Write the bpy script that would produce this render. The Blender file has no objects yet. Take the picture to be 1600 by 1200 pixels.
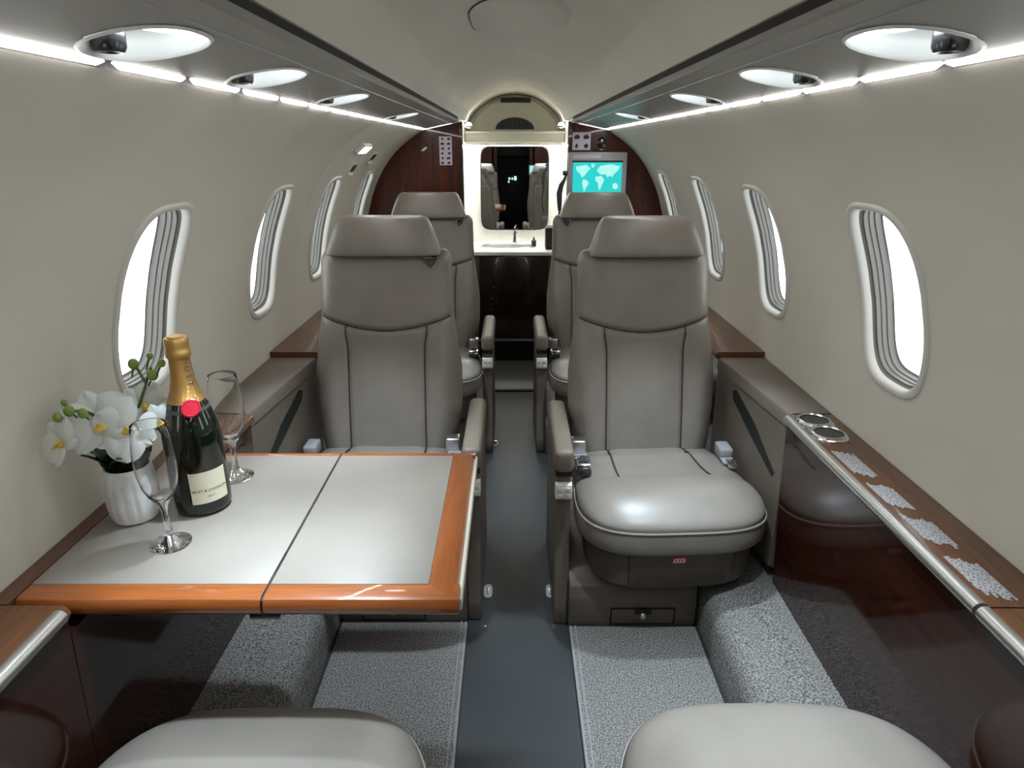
import bpy, bmesh, math, random
import numpy as np
from mathutils import Vector, Matrix

random.seed(7)
S = bpy.context.scene
COL = S.collection
PI = math.pi

# ------------------------------------------------------------------ camera
CAM = bpy.data.cameras.new('camera')
CAMO = bpy.data.objects.new('camera', CAM)
COL.objects.link(CAMO)
CAM.sensor_width = 36.0
CAM.lens = 36.0 * 1036.0 / 1600.0
CAM.clip_start = 0.02
CAMO.location = (-0.015, 0.0, 1.12)
CAMO.rotation_euler = (math.radians(90 - 19.65), 0, 0)
S.camera = CAMO

# ------------------------------------------------------------------ world
W = bpy.data.worlds.new('daylight')
S.world = W
W.use_nodes = True
bg = W.node_tree.nodes['Background']
bg.inputs[0].default_value = (0.93, 0.97, 1.0, 1)
bg.inputs[1].default_value = 1.2

S.view_settings.view_transform = 'Standard'
S.view_settings.look = 'None'
S.view_settings.gamma = 1.0
S.view_settings.use_curve_mapping = False
S.view_settings.exposure = 1.62

STRIP_E = 8.2        # cove strip emission
LENS_E = 4.0        # reading light lens emission
SPOT_W = 13.0         # reading light spot
VANITY_E = 14.0

# ------------------------------------------------------------------ materials
MATS = {}


def nmat(name, col, rough=0.5, metal=0.0, spec=0.5, coat=0.0, coat_rough=0.03):
    m = bpy.data.materials.new(name)
    m.use_nodes = True
    b = m.node_tree.nodes['Principled BSDF']
    b.inputs['Base Color'].default_value = (*col, 1)
    b.inputs['Roughness'].default_value = rough
    b.inputs['Metallic'].default_value = metal
    b.inputs['Specular IOR Level'].default_value = spec
    b.inputs['Coat Weight'].default_value = coat
    b.inputs['Coat Roughness'].default_value = coat_rough
    MATS[name] = m
    return m, m.node_tree, b


def noise_mix(nt, b, c1, c2, scale, detail=3, stretch=(1, 1, 1), lo=0.35, hi=0.65, rough=0.5):
    tc = nt.nodes.new('ShaderNodeTexCoord')
    mp = nt.nodes.new('ShaderNodeMapping')
    mp.inputs['Scale'].default_value = stretch
    nz = nt.nodes.new('ShaderNodeTexNoise')
    nz.inputs['Scale'].default_value = scale
    nz.inputs['Detail'].default_value = detail
    nz.inputs['Roughness'].default_value = rough
    cr = nt.nodes.new('ShaderNodeValToRGB')
    cr.color_ramp.elements[0].position = lo
    cr.color_ramp.elements[1].position = hi
    cr.color_ramp.elements[0].color = (*c1, 1)
    cr.color_ramp.elements[1].color = (*c2, 1)
    L = nt.links.new
    L(tc.outputs['Object'], mp.inputs['Vector'])
    L(mp.outputs['Vector'], nz.inputs['Vector'])
    L(nz.outputs['Fac'], cr.inputs['Fac'])
    L(cr.outputs['Color'], b.inputs['Base Color'])
    return mp, nz, cr


def bump(nt, b, src, strength, dist):
    bp = nt.nodes.new('ShaderNodeBump')
    bp.inputs['Strength'].default_value = strength
    bp.inputs['Distance'].default_value = dist
    nt.links.new(src, bp.inputs['Height'])
    nt.links.new(bp.outputs['Normal'], b.inputs['Normal'])


def leather(name, col, rough=0.38, var=0.07):
    m, nt, b = nmat(name, col, rough, spec=0.45)
    d = tuple(c * (1 - var) for c in col)
    l = tuple(min(1, c * (1 + var)) for c in col)
    mp, nz, cr = noise_mix(nt, b, d, l, 9, 4)
    v = nt.nodes.new('ShaderNodeTexVoronoi')
    v.inputs['Scale'].default_value = 420
    nt.links.new(mp.outputs['Vector'], v.inputs['Vector'])
    bump(nt, b, v.outputs['Distance'], 0.10, 0.001)
    return m


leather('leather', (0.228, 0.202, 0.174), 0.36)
leather('leather_brown', (0.085, 0.066, 0.052), 0.5)  # darker brown leather of the seat skirt
leather('taupe', (0.135, 0.110, 0.086), 0.45)
leather('taupe_light', (0.190, 0.158, 0.124), 0.5)
leather('table_leather', (0.205, 0.180, 0.153), 0.40, 0.03)
nmat('seam', (0.045, 0.032, 0.024), 0.6)
nmat('piping', (0.27, 0.245, 0.215), 0.45)

# wall covering
m, nt, b = nmat('wall_cream', (0.60, 0.57, 0.50), 0.62, spec=0.3)
mp, nz, cr = noise_mix(nt, b, (0.665, 0.63, 0.55), (0.70, 0.665, 0.585), 3, 3)
n2 = nt.nodes.new('ShaderNodeTexNoise')
n2.inputs['Scale'].default_value = 260
nt.links.new(mp.outputs['Vector'], n2.inputs['Vector'])
bump(nt, b, n2.outputs['Fac'], 0.08, 0.001)

m, nt, b = nmat('ceiling_fabric', (0.50, 0.47, 0.41), 0.6, spec=0.3)
mp, nz, cr = noise_mix(nt, b, (0.60, 0.565, 0.49), (0.635, 0.60, 0.525), 4, 3)
w_ = nt.nodes.new('ShaderNodeTexNoise')
w_.inputs['Scale'].default_value = 90
mp2 = nt.nodes.new('ShaderNodeMapping')
mp2.inputs['Scale'].default_value = (0.3, 6, 1)
nt.links.new(mp.outputs['Vector'], mp2.inputs['Vector'])
nt.links.new(mp2.outputs['Vector'], w_.inputs['Vector'])
bump(nt, b, w_.outputs['Fac'], 0.10, 0.001)

nmat('valance', (0.30, 0.292, 0.27), 0.35, spec=0.5)
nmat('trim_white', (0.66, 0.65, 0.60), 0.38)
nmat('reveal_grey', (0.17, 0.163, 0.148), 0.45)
nmat('white_wall', (0.80, 0.80, 0.76), 0.5)
nmat('cream_header', (0.62, 0.61, 0.50), 0.45)
nmat('black', (0.008, 0.008, 0.008), 0.55)
nmat('dark_gap', (0.012, 0.010, 0.009), 0.7)
nmat('dark_grille', (0.035, 0.04, 0.037), 0.5)
nmat('chrome', (0.75, 0.76, 0.78), 0.16, 1.0)
nmat('steel', (0.62, 0.62, 0.62), 0.30, 1.0)
nmat('brushed', (0.66, 0.655, 0.63), 0.34, 1.0)
nmat('dark_chrome', (0.10, 0.10, 0.105), 0.22, 0.9)
nmat('white_plastic', (0.74, 0.74, 0.72), 0.4)
nmat('grey_plastic', (0.42, 0.43, 0.44), 0.4)
nmat('belt', (0.30, 0.29, 0.30), 0.7)
nmat('red_tag', (0.55, 0.03, 0.04), 0.5)
nmat('cream_metal', (0.62, 0.58, 0.48), 0.35)
nmat('mirror', (0.86, 0.86, 0.85), 0.015, 1.0)
nmat('mark_dark', (0.03, 0.02, 0.05), 0.6)
nmat('placard', (0.66, 0.60, 0.67), 0.5)


def wood(name, c1, c2, rough, coat, axis='y', spec=0.5, scale=14):
    m, nt, b = nmat(name, c1, rough, spec=spec, coat=coat)
    st = {'y': (9, 0.7, 9), 'x': (0.7, 9, 9), 'z': (9, 9, 0.7)}[axis]
    mp, nz, cr = noise_mix(nt, b, c1, c2, scale, 6, st, 0.28, 0.72, 0.6)
    return m


wood('wood_ledge', (0.068, 0.024, 0.009), (0.125, 0.048, 0.018), 0.32, 0.4, 'y')
wood('wood_table_x', (0.18, 0.045, 0.008), (0.31, 0.088, 0.017), 0.30, 0.8, 'x')
wood('wood_table_y', (0.18, 0.045, 0.008), (0.31, 0.088, 0.017), 0.30, 0.8, 'y')
wood('mahogany', (0.034, 0.0065, 0.0035), (0.115, 0.024, 0.010), 0.3, 0.3, 'z', spec=0.3, scale=8)
wood('mahogany_dark', (0.010, 0.004, 0.003), (0.024, 0.008, 0.005), 0.22, 0.5, 'z')
m = wood('lacquer', (0.012, 0.003, 0.0018), (0.040, 0.010, 0.0045), 0.09, 0.3, 'y', 0.4, 10)

# carpet
m, nt, b = nmat('carpet', (0.3, 0.29, 0.28), 0.95, spec=0.1)
mp, nz, cr = noise_mix(nt, b, (0.062, 0.058, 0.053), (0.335, 0.32, 0.30), 330, 2, lo=0.36, hi=0.62)
vv = nt.nodes.new('ShaderNodeTexVoronoi')
vv.inputs['Scale'].default_value = 420
nt.links.new(mp.outputs['Vector'], vv.inputs['Vector'])
bump(nt, b, vv.outputs['Distance'], 0.7, 0.004)
m, nt, b = nmat('carpet_edge', (0.26, 0.25, 0.24), 0.9, spec=0.1)
m, nt, b = nmat('aisle_vinyl', (0.036, 0.041, 0.046), 0.5)
mp, nz, cr = noise_mix(nt, b, (0.019, 0.0205, 0.0215), (0.027, 0.029, 0.030), 5, 5)
nmat('galley_floor', (0.17, 0.17, 0.16), 0.45)

m, nt, b = nmat('marble', (0.75, 0.75, 0.74), 0.3)
noise_mix(nt, b, (0.55, 0.55, 0.55), (0.80, 0.80, 0.79), 22, 6, lo=0.30, hi=0.52)
m, nt, b = nmat('placard_worn', (0.6, 0.6, 0.6), 0.5)
noise_mix(nt, b, (0.08, 0.075, 0.08), (0.38, 0.365, 0.365), 300, 3, lo=0.36, hi=0.52)
m, nt, b = nmat('petal', (0.70, 0.74, 0.72), 0.55)
b.inputs['Subsurface Weight'].default_value = 0.15
b.inputs['Subsurface Radius'].default_value = (0.01, 0.01, 0.008)
nmat('petal_yellow', (0.75, 0.52, 0.10), 0.55)
nmat('bud', (0.20, 0.30, 0.06), 0.45)
nmat('stem', (0.07, 0.12, 0.035), 0.5)
nmat('leaf', (0.010, 0.035, 0.014), 0.35)
nmat('bottle_glass', (0.004, 0.007, 0.004), 0.06, spec=0.7)
m, nt, b = nmat('gold_foil', (0.58, 0.34, 0.11), 0.30, 0.9)
tc = nt.nodes.new('ShaderNodeTexNoise')
tc.inputs['Scale'].default_value = 120
bump(nt, b, tc.outputs['Fac'], 0.5, 0.003)
nmat('seal_red', (0.55, 0.012, 0.035), 0.35)
nmat('label_cream', (0.72, 0.66, 0.50), 0.55)
nmat('ink', (0.05, 0.045, 0.04), 0.6)


def emit(name, col, e):
    m = bpy.data.materials.new(name)
    m.use_nodes = True
    nt = m.node_tree
    nt.nodes.remove(nt.nodes['Principled BSDF'])
    em = nt.nodes.new('ShaderNodeEmission')
    em.inputs[0].default_value = (*col, 1)
    em.inputs[1].default_value = e
    nt.links.new(em.outputs[0], nt.nodes['Material Output'].inputs[0])
    MATS[name] = m


emit('strip', (1.0, 0.985, 0.95), STRIP_E)
emit('lens', (0.86, 0.96, 1.0), LENS_E)
emit('vanity_light', (1.0, 0.99, 0.92), VANITY_E)
emit('screen_sea', (0.03, 0.60, 0.58), 0.36)
emit('screen_land', (0.42, 0.88, 0.80), 0.36)
emit('dial', (0.6, 1.0, 0.8), 0.6)


def glassy(name, tint, refl=1.0):
    m = bpy.data.materials.new(name)
    m.use_nodes = True
    nt = m.node_tree
    nt.nodes.remove(nt.nodes['Principled BSDF'])
    tr = nt.nodes.new('ShaderNodeBsdfTransparent')
    tr.inputs[0].default_value = (*tint, 1)
    gl = nt.nodes.new('ShaderNodeBsdfGlossy')
    gl.inputs['Roughness'].default_value = 0.02
    mx = nt.nodes.new('ShaderNodeMixShader')
    mx.inputs[0].default_value = 0.03
    nt.links.new(tr.outputs[0], mx.inputs[1])
    nt.links.new(gl.outputs[0], mx.inputs[2])
    nt.links.new(mx.outputs[0], nt.nodes['Material Output'].inputs[0])
    MATS[name] = m


glassy('window_glass', (0.97, 0.98, 0.98))
m, nt, b = nmat('crystal', (1, 1, 1), 0.0, spec=0.5)
b.inputs['Transmission Weight'].default_value = 1.0
b.inputs['IOR'].default_value = 1.36

# ------------------------------------------------------------------ helpers


class MB:
    """collects shapes; build() links them as one mesh object"""

    def __init__(self):
        self.v = []
        self.f = []

    def add(self, vs, fs):
        o = len(self.v)
        self.v += [tuple(p) for p in vs]
        self.f += [tuple(i + o for i in f) for f in fs]
        return self

    def box(self, x0, x1, y0, y1, z0, z1, bev=0.0, seg=2):
        bm = bmesh.new()
        bmesh.ops.create_cube(bm, size=1)
        for v in bm.verts:
            v.co = Vector(((x0 + x1) / 2 + v.co.x * (x1 - x0), (y0 + y1) / 2 + v.co.y * (y1 - y0),
                           (z0 + z1) / 2 + v.co.z * (z1 - z0)))
        if bev > 0:
            bmesh.ops.bevel(bm, geom=list(bm.edges), offset=bev, segments=seg, profile=0.5, affect='EDGES')
        bm.verts.index_update()
        self.add([v.co[:] for v in bm.verts], [[v.index for v in f.verts] for f in bm.faces])
        bm.free()
        return self

    def rings(self, rings, closed=True, cap0=True, cap1=True):
        n = len(rings[0])
        vs = [p for r in rings for p in r]
        fs = []
        for i in range(len(rings) - 1):
            for j in range(n if closed else n - 1):
                k = (j + 1) % n
                fs.append((i * n + j, i * n + k, (i + 1) * n + k, (i + 1) * n + j))
        if cap0:
            fs.append(tuple(reversed(range(n))))
        if cap1:
            fs.append(tuple((len(rings) - 1) * n + j for j in range(n)))
        return self.add(vs, fs)

    def lathe(self, prof, cx=0, cy=0, cz=0, n=32, cap0=True, cap1=True):
        rs = []
        for r, z in prof:
            rs.append([(cx + r * math.cos(2 * PI * j / n), cy + r * math.sin(2 * PI * j / n), cz + z) for j in range(n)])
        return self.rings(rs, True, cap0, cap1)

    def tube(self, pts, r, n=8, caps=True):
        pts = [Vector(p) for p in pts]
        rr = r if isinstance(r, (list, tuple)) else [r] * len(pts)
        rs = []
        up = None
        for i, p in enumerate(pts):
            t = (pts[min(i + 1, len(pts) - 1)] - pts[max(i - 1, 0)]).normalized()
            if up is None:
                up = Vector((0, 0, 1)) if abs(t.z) < 0.9 else Vector((1, 0, 0))
            a = t.cross(up).normalized()
            bb = a.cross(t).normalized()
            up = bb
            rs.append([p + rr[i] * (math.cos(2 * PI * j / n) * a + math.sin(2 * PI * j / n) * bb) for j in range(n)])
        return self.rings(rs, True, caps, caps)

    def prism(self, poly, axis, a0, a1, bev=0.0, seg=2):
        """extrude 2-D polygon along axis ('x': poly=(y,z); 'y': (x,z); 'z': (x,y))"""
        def P(p, a):
            return {'x': (a, p[0], p[1]), 'y': (p[0], a, p[1]), 'z': (p[0], p[1], a)}[axis]
        bm = bmesh.new()
        A = [bm.verts.new(P(p, a0)) for p in poly]
        B = [bm.verts.new(P(p, a1)) for p in poly]
        bm.faces.new(A)
        bm.faces.new(list(reversed(B)))
        n = len(poly)
        for i in range(n):
            bm.faces.new((A[i], B[i], B[(i + 1) % n], A[(i + 1) % n]))
        bmesh.ops.recalc_face_normals(bm, faces=list(bm.faces))
        if bev > 0:
            bmesh.ops.bevel(bm, geom=list(bm.edges), offset=bev, segments=seg, profile=0.5, affect='EDGES')
        bm.verts.index_update()
        self.add([v.co[:] for v in bm.verts], [[v.index for v in f.verts] for f in bm.faces])
        bm.free()
        return self

    def ellipsoid(self, c, r, n=14, m=9, M=None):
        rs = []
        for i in range(1, m):
            a = PI * i / m
            ring = []
            for j in range(n):
                p = Vector((r[0] * math.sin(a) * math.cos(2 * PI * j / n), r[1] * math.sin(a) * math.sin(2 * PI * j / n),
                            -r[2] * math.cos(a)))
                if M is not None:
                    p = M @ p
                ring.append(Vector(c) + p)
            rs.append(ring)
        return self.rings(rs)

    def xf(self, M):
        self.v = [tuple(M @ Vector(p)) for p in self.v]
        return self

    def mesh(self, name, mat, smooth=35, recalc=True):
        me = bpy.data.meshes.new(name)
        me.from_pydata(self.v, [], self.f)
        if recalc:
            bm = bmesh.new()
            bm.from_mesh(me)
            bmesh.ops.recalc_face_normals(bm, faces=list(bm.faces))
            bm.to_mesh(me)
            bm.free()
        me.materials.append(MATS[mat])
        if smooth:
            me.polygons.foreach_set('use_smooth', [True] * len(me.polygons))
            me.set_sharp_from_angle(angle=math.radians(smooth))
        me.update()
        return me

    def build(self, name, mat, parent=None, smooth=35, recalc=True):
        return link(name, self.mesh(name, mat, smooth, recalc), parent)


def link(name, data, parent=None):
    o = bpy.data.objects.new(name, data)
    COL.objects.link(o)
    if parent is not None:
        o.parent = parent
    return o


def empty(name, loc=(0, 0, 0), rz=0.0):
    o = bpy.data.objects.new(name, None)
    COL.objects.link(o)
    o.location = loc
    o.rotation_euler = (0, 0, rz)
    o.empty_display_size = 0.05
    return o


def tag(o, label=None, cat=None, group=None, kind=None):
    if label:
        o['label'] = label
    if cat:
        o['category'] = cat
    if group:
        o['group'] = group
    if kind:
        o['kind'] = kind
    return o


def spline(pts, n):
    """Catmull-Rom through 2-D points, resampled evenly by arc length"""
    P = [np.array(p, float) for p in pts]
    P = [2 * P[0] - P[1]] + P + [2 * P[-1] - P[-2]]
    out = []
    for i in range(1, len(P) - 2):
        for t in np.linspace(0, 1, 24, endpoint=False):
            a, b_, c, d = P[i - 1], P[i], P[i + 1], P[i + 2]
            out.append(0.5 * ((2 * b_) + (-a + c) * t + (2 * a - 5 * b_ + 4 * c - d) * t * t + (-a + 3 * b_ - 3 * c + d) * t ** 3))
    out.append(P[-2])
    out = np.array(out)
    L = np.concatenate([[0], np.cumsum(np.linalg.norm(np.diff(out, axis=0), axis=1))])
    s = np.linspace(0, L[-1], n)
    return np.stack([np.interp(s, L, out[:, k]) for k in range(2)], 1), L[-1]


class Section:
    """a curve in the x-z plane, mirrored by side, swept along y"""

    def __init__(self, pts, side):
        self.p, self.L = spline(pts, 400)
        self.s = np.linspace(0, self.L, 400)
        self.side = side

    def at(self, s, y, out=0.0):
        x = np.interp(s, self.s, self.p[:, 0])
        z = np.interp(s, self.s, self.p[:, 1])
        if out:
            e = 0.004
            dx = np.interp(s + e, self.s, self.p[:, 0]) - np.interp(s - e, self.s, self.p[:, 0])
            dz = np.interp(s + e, self.s, self.p[:, 1]) - np.interp(s - e, self.s, self.p[:, 1])
            l = math.hypot(dx, dz)
            x += -dz / l * out
            z += dx / l * out
        return (x * self.side, y, z)

    def s_of_z(self, z):
        return float(np.interp(-z, -self.p[:, 1], self.s))


def superell(a, b_, n, th):
    c, s_ = math.cos(th), math.sin(th)
    return (a * math.copysign(abs(c) ** (2 / n), c), b_ * math.copysign(abs(s_) ** (2 / n), s_))


def holed_sheet(mb, sec, y0, y1, s0, s1, holes, N=64, R=9):
    """sheet over [y0,y1] x [s0,s1] with super-elliptic holes (yc, sc, a, b, n); bays between holes"""
    holes = sorted(holes)
    cuts = [y0]
    for a, b_ in zip(holes[:-1], holes[1:]):
        cuts.append((a[0] + a[2] + b_[0] - b_[2]) / 2)
    cuts.append(y1)
    for k, (yc, sc, a, b_, n) in enumerate(holes):
        ya = max(cuts[k], yc - a - 0.06)
        yb = min(cuts[k + 1], yc + a + 0.06)
        rings = []
        outer, inner = [], []
        for j in range(N):
            th = 2 * PI * (j + 0.5) / N
            hy, hs = superell(a, b_, n, th)
            c, s_ = hy, hs
            tx = ((yb - yc) / c) if c > 1e-9 else ((ya - yc) / c if c < -1e-9 else 1e9)
            ty = ((s1 - sc) / s_) if s_ > 1e-9 else ((s0 - sc) / s_ if s_ < -1e-9 else 1e9)
            t = min(tx, ty)
            inner.append((yc + hy, sc + hs))
            outer.append((yc + c * t, sc + s_ * t))
        for (p, q, edge) in ((cuts[k], ya, ya), (yb, cuts[k + 1], yb)):
            if q - p > 1e-5:
                sl = sorted(set([round(o[1], 7) for o in outer if abs(o[0] - edge) < 1e-6] + [s0, s1]))
                vs, fs = [], []
                for s in sl:
                    vs += [sec.at(s, p), sec.at(s, q)]
                for i in range(len(sl) - 1):
                    fs.append((2 * i, 2 * i + 1, 2 * i + 3, 2 * i + 2))
                mb.add(vs, fs)
        for r in range(R + 1):
            f = r / R
            rings.append([sec.at(i[1] + (o[1] - i[1]) * f, i[0] + (o[0] - i[0]) * f) for i, o in zip(inner, outer)])
        mb.rings(rings, True, False, False)
        for j in range(N):
            p, q = outer[j], outer[(j + 1) % N]
            if abs(p[0] - q[0]) > 1e-6 and abs(p[1] - q[1]) > 1e-6:
                cy_ = p[0] if (abs(p[0] - ya) < 1e-6 or abs(p[0] - yb) < 1e-6) else q[0]
                cs_ = p[1] if (abs(p[1] - s0) < 1e-6 or abs(p[1] - s1) < 1e-6) else q[1]
                mb.add([sec.at(p[1], p[0]), sec.at(q[1], q[0]), sec.at(cs_, cy_)], [(0, 1, 2)])
    return mb


def text_mesh(body, size):
    cu = bpy.data.curves.new('lettering', 'FONT')
    cu.body = body
    cu.size = size
    cu.align_x = 'CENTER'
    cu.align_y = 'CENTER'
    o = bpy.data.objects.new('lettering', cu)
    COL.objects.link(o)
    bpy.context.view_layer.update()
    me = bpy.data.meshes.new_from_object(o.evaluated_get(bpy.context.evaluated_depsgraph_get()))
    bpy.data.objects.remove(o)
    vs = [tuple(v.co) for v in me.vertices]
    fs = [tuple(p.vertices) for p in me.polygons]
    bpy.data.meshes.remove(me)
    return vs, fs


# ------------------------------------------------------------------ cabin shell
Y0, Y1 = -0.80, 3.10          # rear partition behind the camera, galley partition ahead
YB = 3.90                     # vanity back wall
WALL = [(0.4045, 1.1905), (0.472, 1.147), (0.535, 1.094), (0.592, 1.020), (0.640, 0.925), (0.672, 0.820),
        (0.688, 0.700), (0.692, 0.600), (0.690, 0.500), (0.676, 0.30), (0.655, 0.10), (0.640, -0.02)]
WIN_Y = [0.57, 1.16, 1.75, 2.28, 2.84]
LAMP_Y = [0.10, 0.655, 0.96, 1.375, 2.10]
VAL = [(0.250, 1.2235), (0.280, 1.2185), (0.390, 1.1965)]
CEIL = [(0.246, 1.244), (0.226, 1.285), (0.165, 1.338), (0.085, 1.378), (0.0, 1.390)]

fl = MB().box(-0.70, 0.70, Y0 - 0.9, 4.0, -0.06, 0.0)
tag(fl.build('floor', 'aisle_vinyl'), 'dark slate vinyl aisle floor running between the seats', kind='structure')

HOLE = (0.098, 0.166, 3.5)
for side, nm in ((-1, 'left'), (1, 'right')):
    sec = Section(WALL, side)
    sw = sec.s_of_z(0.868)
    mb = MB()
    holed_sheet(mb, sec, Y0, Y1, 0.0, sec.L, [(y, sw, *HOLE) for y in WIN_Y])
    w = mb.build('wall_' + nm, 'wall_cream', smooth=60)
    bm = bmesh.new(); bm.from_mesh(w.data)
    bmesh.ops.remove_doubles(bm, verts=list(bm.verts), dist=1e-5)
    bmesh.ops.recalc_face_normals(bm, faces=list(bm.faces))
    bm.to_mesh(w.data); bm.free()
    w.data.polygons.foreach_set('use_smooth', [True] * len(w.data.polygons))
    tag(w, 'curved cream cabin side wall with window openings', kind='structure')
    for k, yc in enumerate(WIN_Y):
        root = empty('window_%d' % (k + 1 + (0 if side < 0 else len(WIN_Y))), sec.at(sw, yc))
        tag(root, 'rounded cabin window in the curved cream wall', kind='structure')
        o = Vector(root.location)
        N = 72

        def ring(off, out, n=3.5):
            r = []
            for j in range(N):
                a, b_ = superell(HOLE[0] + off, HOLE[1] + off, n, 2 * PI * (j + 0.5) / N)
                r.append(Vector(sec.at(sw + b_, yc + a, out)) - o)
            return r
        # raised trim lip
        MB().rings([ring(0.014, 0.0015), ring(0.0135, -0.003), ring(0.010, -0.0055), ring(0.004, -0.0055),
                    ring(-0.001, -0.001), ring(-0.002, 0.010)], True, False, False).build('window_frame', 'trim_white', root, 50)
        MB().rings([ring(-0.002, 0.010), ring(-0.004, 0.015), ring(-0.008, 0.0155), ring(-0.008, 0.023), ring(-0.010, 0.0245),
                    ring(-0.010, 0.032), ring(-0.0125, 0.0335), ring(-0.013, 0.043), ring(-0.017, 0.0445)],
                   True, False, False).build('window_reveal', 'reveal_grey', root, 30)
        MB().rings([ring(-0.0162, 0.0410), ring(-0.0162, 0.0430)], True, True, True).build('pane', 'window_glass', root, 0)

# ceiling panel
cs, cl = spline(CEIL, 40)
prof = [(x, z) for x, z in cs] + [(-x, z) for x, z in cs[::-1][1:]]
prof = [(0.272, 1.262), (0.272, 1.2445)] + prof + [(-0.272, 1.2445), (-0.272, 1.262)]
mb = MB()
ys = [Y0 - 0.9, YB]
mb.rings([[(x, y, z) for x, z in prof] for y in ys], False, False, False)
tag(mb.build('ceiling', 'ceiling_fabric', smooth=40), 'arched fabric covered ceiling panel over the aisle', kind='structure')

# outer roof skin closes the shell above valances
mb = MB()
for s_ in (-1, 1):
    mb.rings([[(s_ * x, y, z) for x, z in ((0.272, 1.262), (0.33, 1.262), (0.425, 1.235), (0.425, 1.205), (0.408, 1.189))] for y in (Y0, Y1)],
             False, False, False)
tag(mb.build('trim_1', 'dark_gap', smooth=0), 'dark backing above the ceiling valances', kind='structure')

# valances with lamp openings
LH = (0.066, 0.050, 2.3)
for side, nm in ((-1, 2), (1, 3)):
    sec = Section(VAL, side)
    sv = 0.089
    mb = MB()
    holed_sheet(mb, sec, Y0, Y1, 0.0, sec.L, [(y, sv, *LH) for y in LAMP_Y], N=40, R=4)
    v = mb.build('trim_%d' % nm, 'valance', smooth=40)
    tag(v, 'long satin grey valance panel beside the ceiling', kind='structure')
    # turned up inner edge and outer lip
    MB().rings([[(side * x, y, z) for x, z in ((0.250, 1.2235), (0.2475, 1.226), (0.2475, 1.233), (0.270, 1.233))] for y in (Y0, Y1)], False, False, False
               ).build('valance_edge', 'valance', v, 40)
    MB().box(min(side * 0.2505, side * 0.262), max(side * 0.2505, side * 0.262), Y0, Y1, 1.2332, 1.2442).build('painted_gap_shade', 'dark_gap', v, 0)  # dark strip put in as the shadow line between valance and ceiling
    MB().rings([[(side * x, y, z) for x, z in ((0.280, 1.2188), (0.2805, 1.2170), (0.2825, 1.2166), (0.284, 1.2178))] for y in (Y0, Y1)], False, False, False
               ).build('crease_bead', 'valance', v, 40)

    for k, y in enumerate(LAMP_Y):
        near = [('over the near seat on the table side', 'over the near seat on the cup holder side'),
                ('over the near edge of the folding table', 'over the worn placards of the side console'),
                ('over the middle of the folding table', 'between the worn placards and the cup holders'),
                ('over the seat behind the folding table', 'over the seat beside the cup holders'),
                ('over the gap before the exit sign', 'over the gap before the map screen seat')][k][0 if side < 0 else 1]
        root = empty('reading_light', sec.at(sv, y))
        tag(root, 'oval recessed reading light with air nozzle ' + near,
            'reading light', 'reading lights along the valances')
        o = Vector(root.location)

        def lr(off, out, sh=0.0):
            r = []
            for j in range(40):
                a, b_ = superell(LH[0] + off, LH[1] + off, LH[2], 2 * PI * (j + 0.5) / 40)
                r.append(Vector(sec.at(min(max(sv + b_, 0.001), sec.L - 0.001), y + a, 0)) + Vector((0, 0, out)) - o)
            return r
        MB().rings([lr(0.001, -0.001), lr(-0.002, -0.0028), lr(-0.005, 0.0), lr(-0.010, 0.012), lr(-0.018, 0.020)], True, False, True
                   ).build('bowl', 'white_plastic', root, 50)
        # lamp lens on the inboard half
        lens = MB().lathe([(0.0245, 0.0), (0.0245, 0.003), (0.0, 0.003)], 0, 0, 0, 24, True, False)
        lens.xf(Matrix.Translation((-side * 0.012, 0.008, 0.0135)) @ Matrix.Diagonal((1.05, 1.45, 1, 1)))
        lens.build('lens', 'lens', root, 40)
        nz_ = MB().lathe([(0.0135, 0.012), (0.015, 0.004), (0.0145, -0.006), (0.012, -0.011), (0.0085, -0.011), (0.007, -0.004), (0.0, -0.004)],
                         side * 0.030, -0.010, 0.002, 20, True, False)
        nz_.build('air_nozzle', 'dark_chrome', root, 40)
        ld = bpy.data.lights.new('reading_lamp', 'SPOT')
        ld.energy = SPOT_W
        ld.color = (0.72, 0.87, 1.0)
        ld.spot_size = math.radians(60)
        ld.spot_blend = 0.9
        ld.shadow_soft_size = 0.018
        lo = bpy.data.objects.new('reading_lamp', ld)
        COL.objects.link(lo)
        lo.parent = root
        lo.location = (-side * 0.012, 0.008, 0.008)
        lo.rotation_euler = (0, -side * math.radians(2), 0)

# strip lights under the valances
for side in (-1, 1):
    y = Y0 + 0.02
    gap = 0.014 if side < 0 else 0.002
    while y < Y1 - 0.12:
        a, b_ = y, y + 0.165 - gap
        rs = []
        M_ = 10
        for i in range(M_ + 1):
            t = i / M_
            yy = a + (b_ - a) * t
            e = min(t, 1 - t) * (b_ - a)
            r = 0.0058 * (math.sqrt(max(0.02, 1 - (1 - min(1, e / 0.012)) ** 2)))
            rs.append([(side * 0.400 + r * math.cos(q), yy, 1.1965 + r * 0.9 * math.sin(q)) for q in np.linspace(0, 2 * PI, 12, endpoint=False)])
        o = MB().rings(rs).build('strip_light', 'strip', smooth=50)
        tag(o, 'glowing white strip light segment under the %s valance' % ('table side' if side < 0 else 'cup holder side'), 'strip light',
            'strip light segments %s' % ('on the table side' if side < 0 else 'on the cup holder side'))
        y += 0.165

# ceiling hatch
mb = MB()
rs = []
for off, dz in ((0.0, 0.002), (0.0, -0.0012), (-0.003, -0.002)):
    r = []
    for j in range(48):
        a, b_ = superell(0.106 + off, 0.16 + off, 4.5, 2 * PI * (j + 0.5) / 48)
        z = np.interp(abs(a), [p[0] for p in cs[::-1]], [p[1] for p in cs[::-1]])
        r.append((a + 0.005, 1.58 + b_, z + dz))
    rs.append(r)
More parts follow.
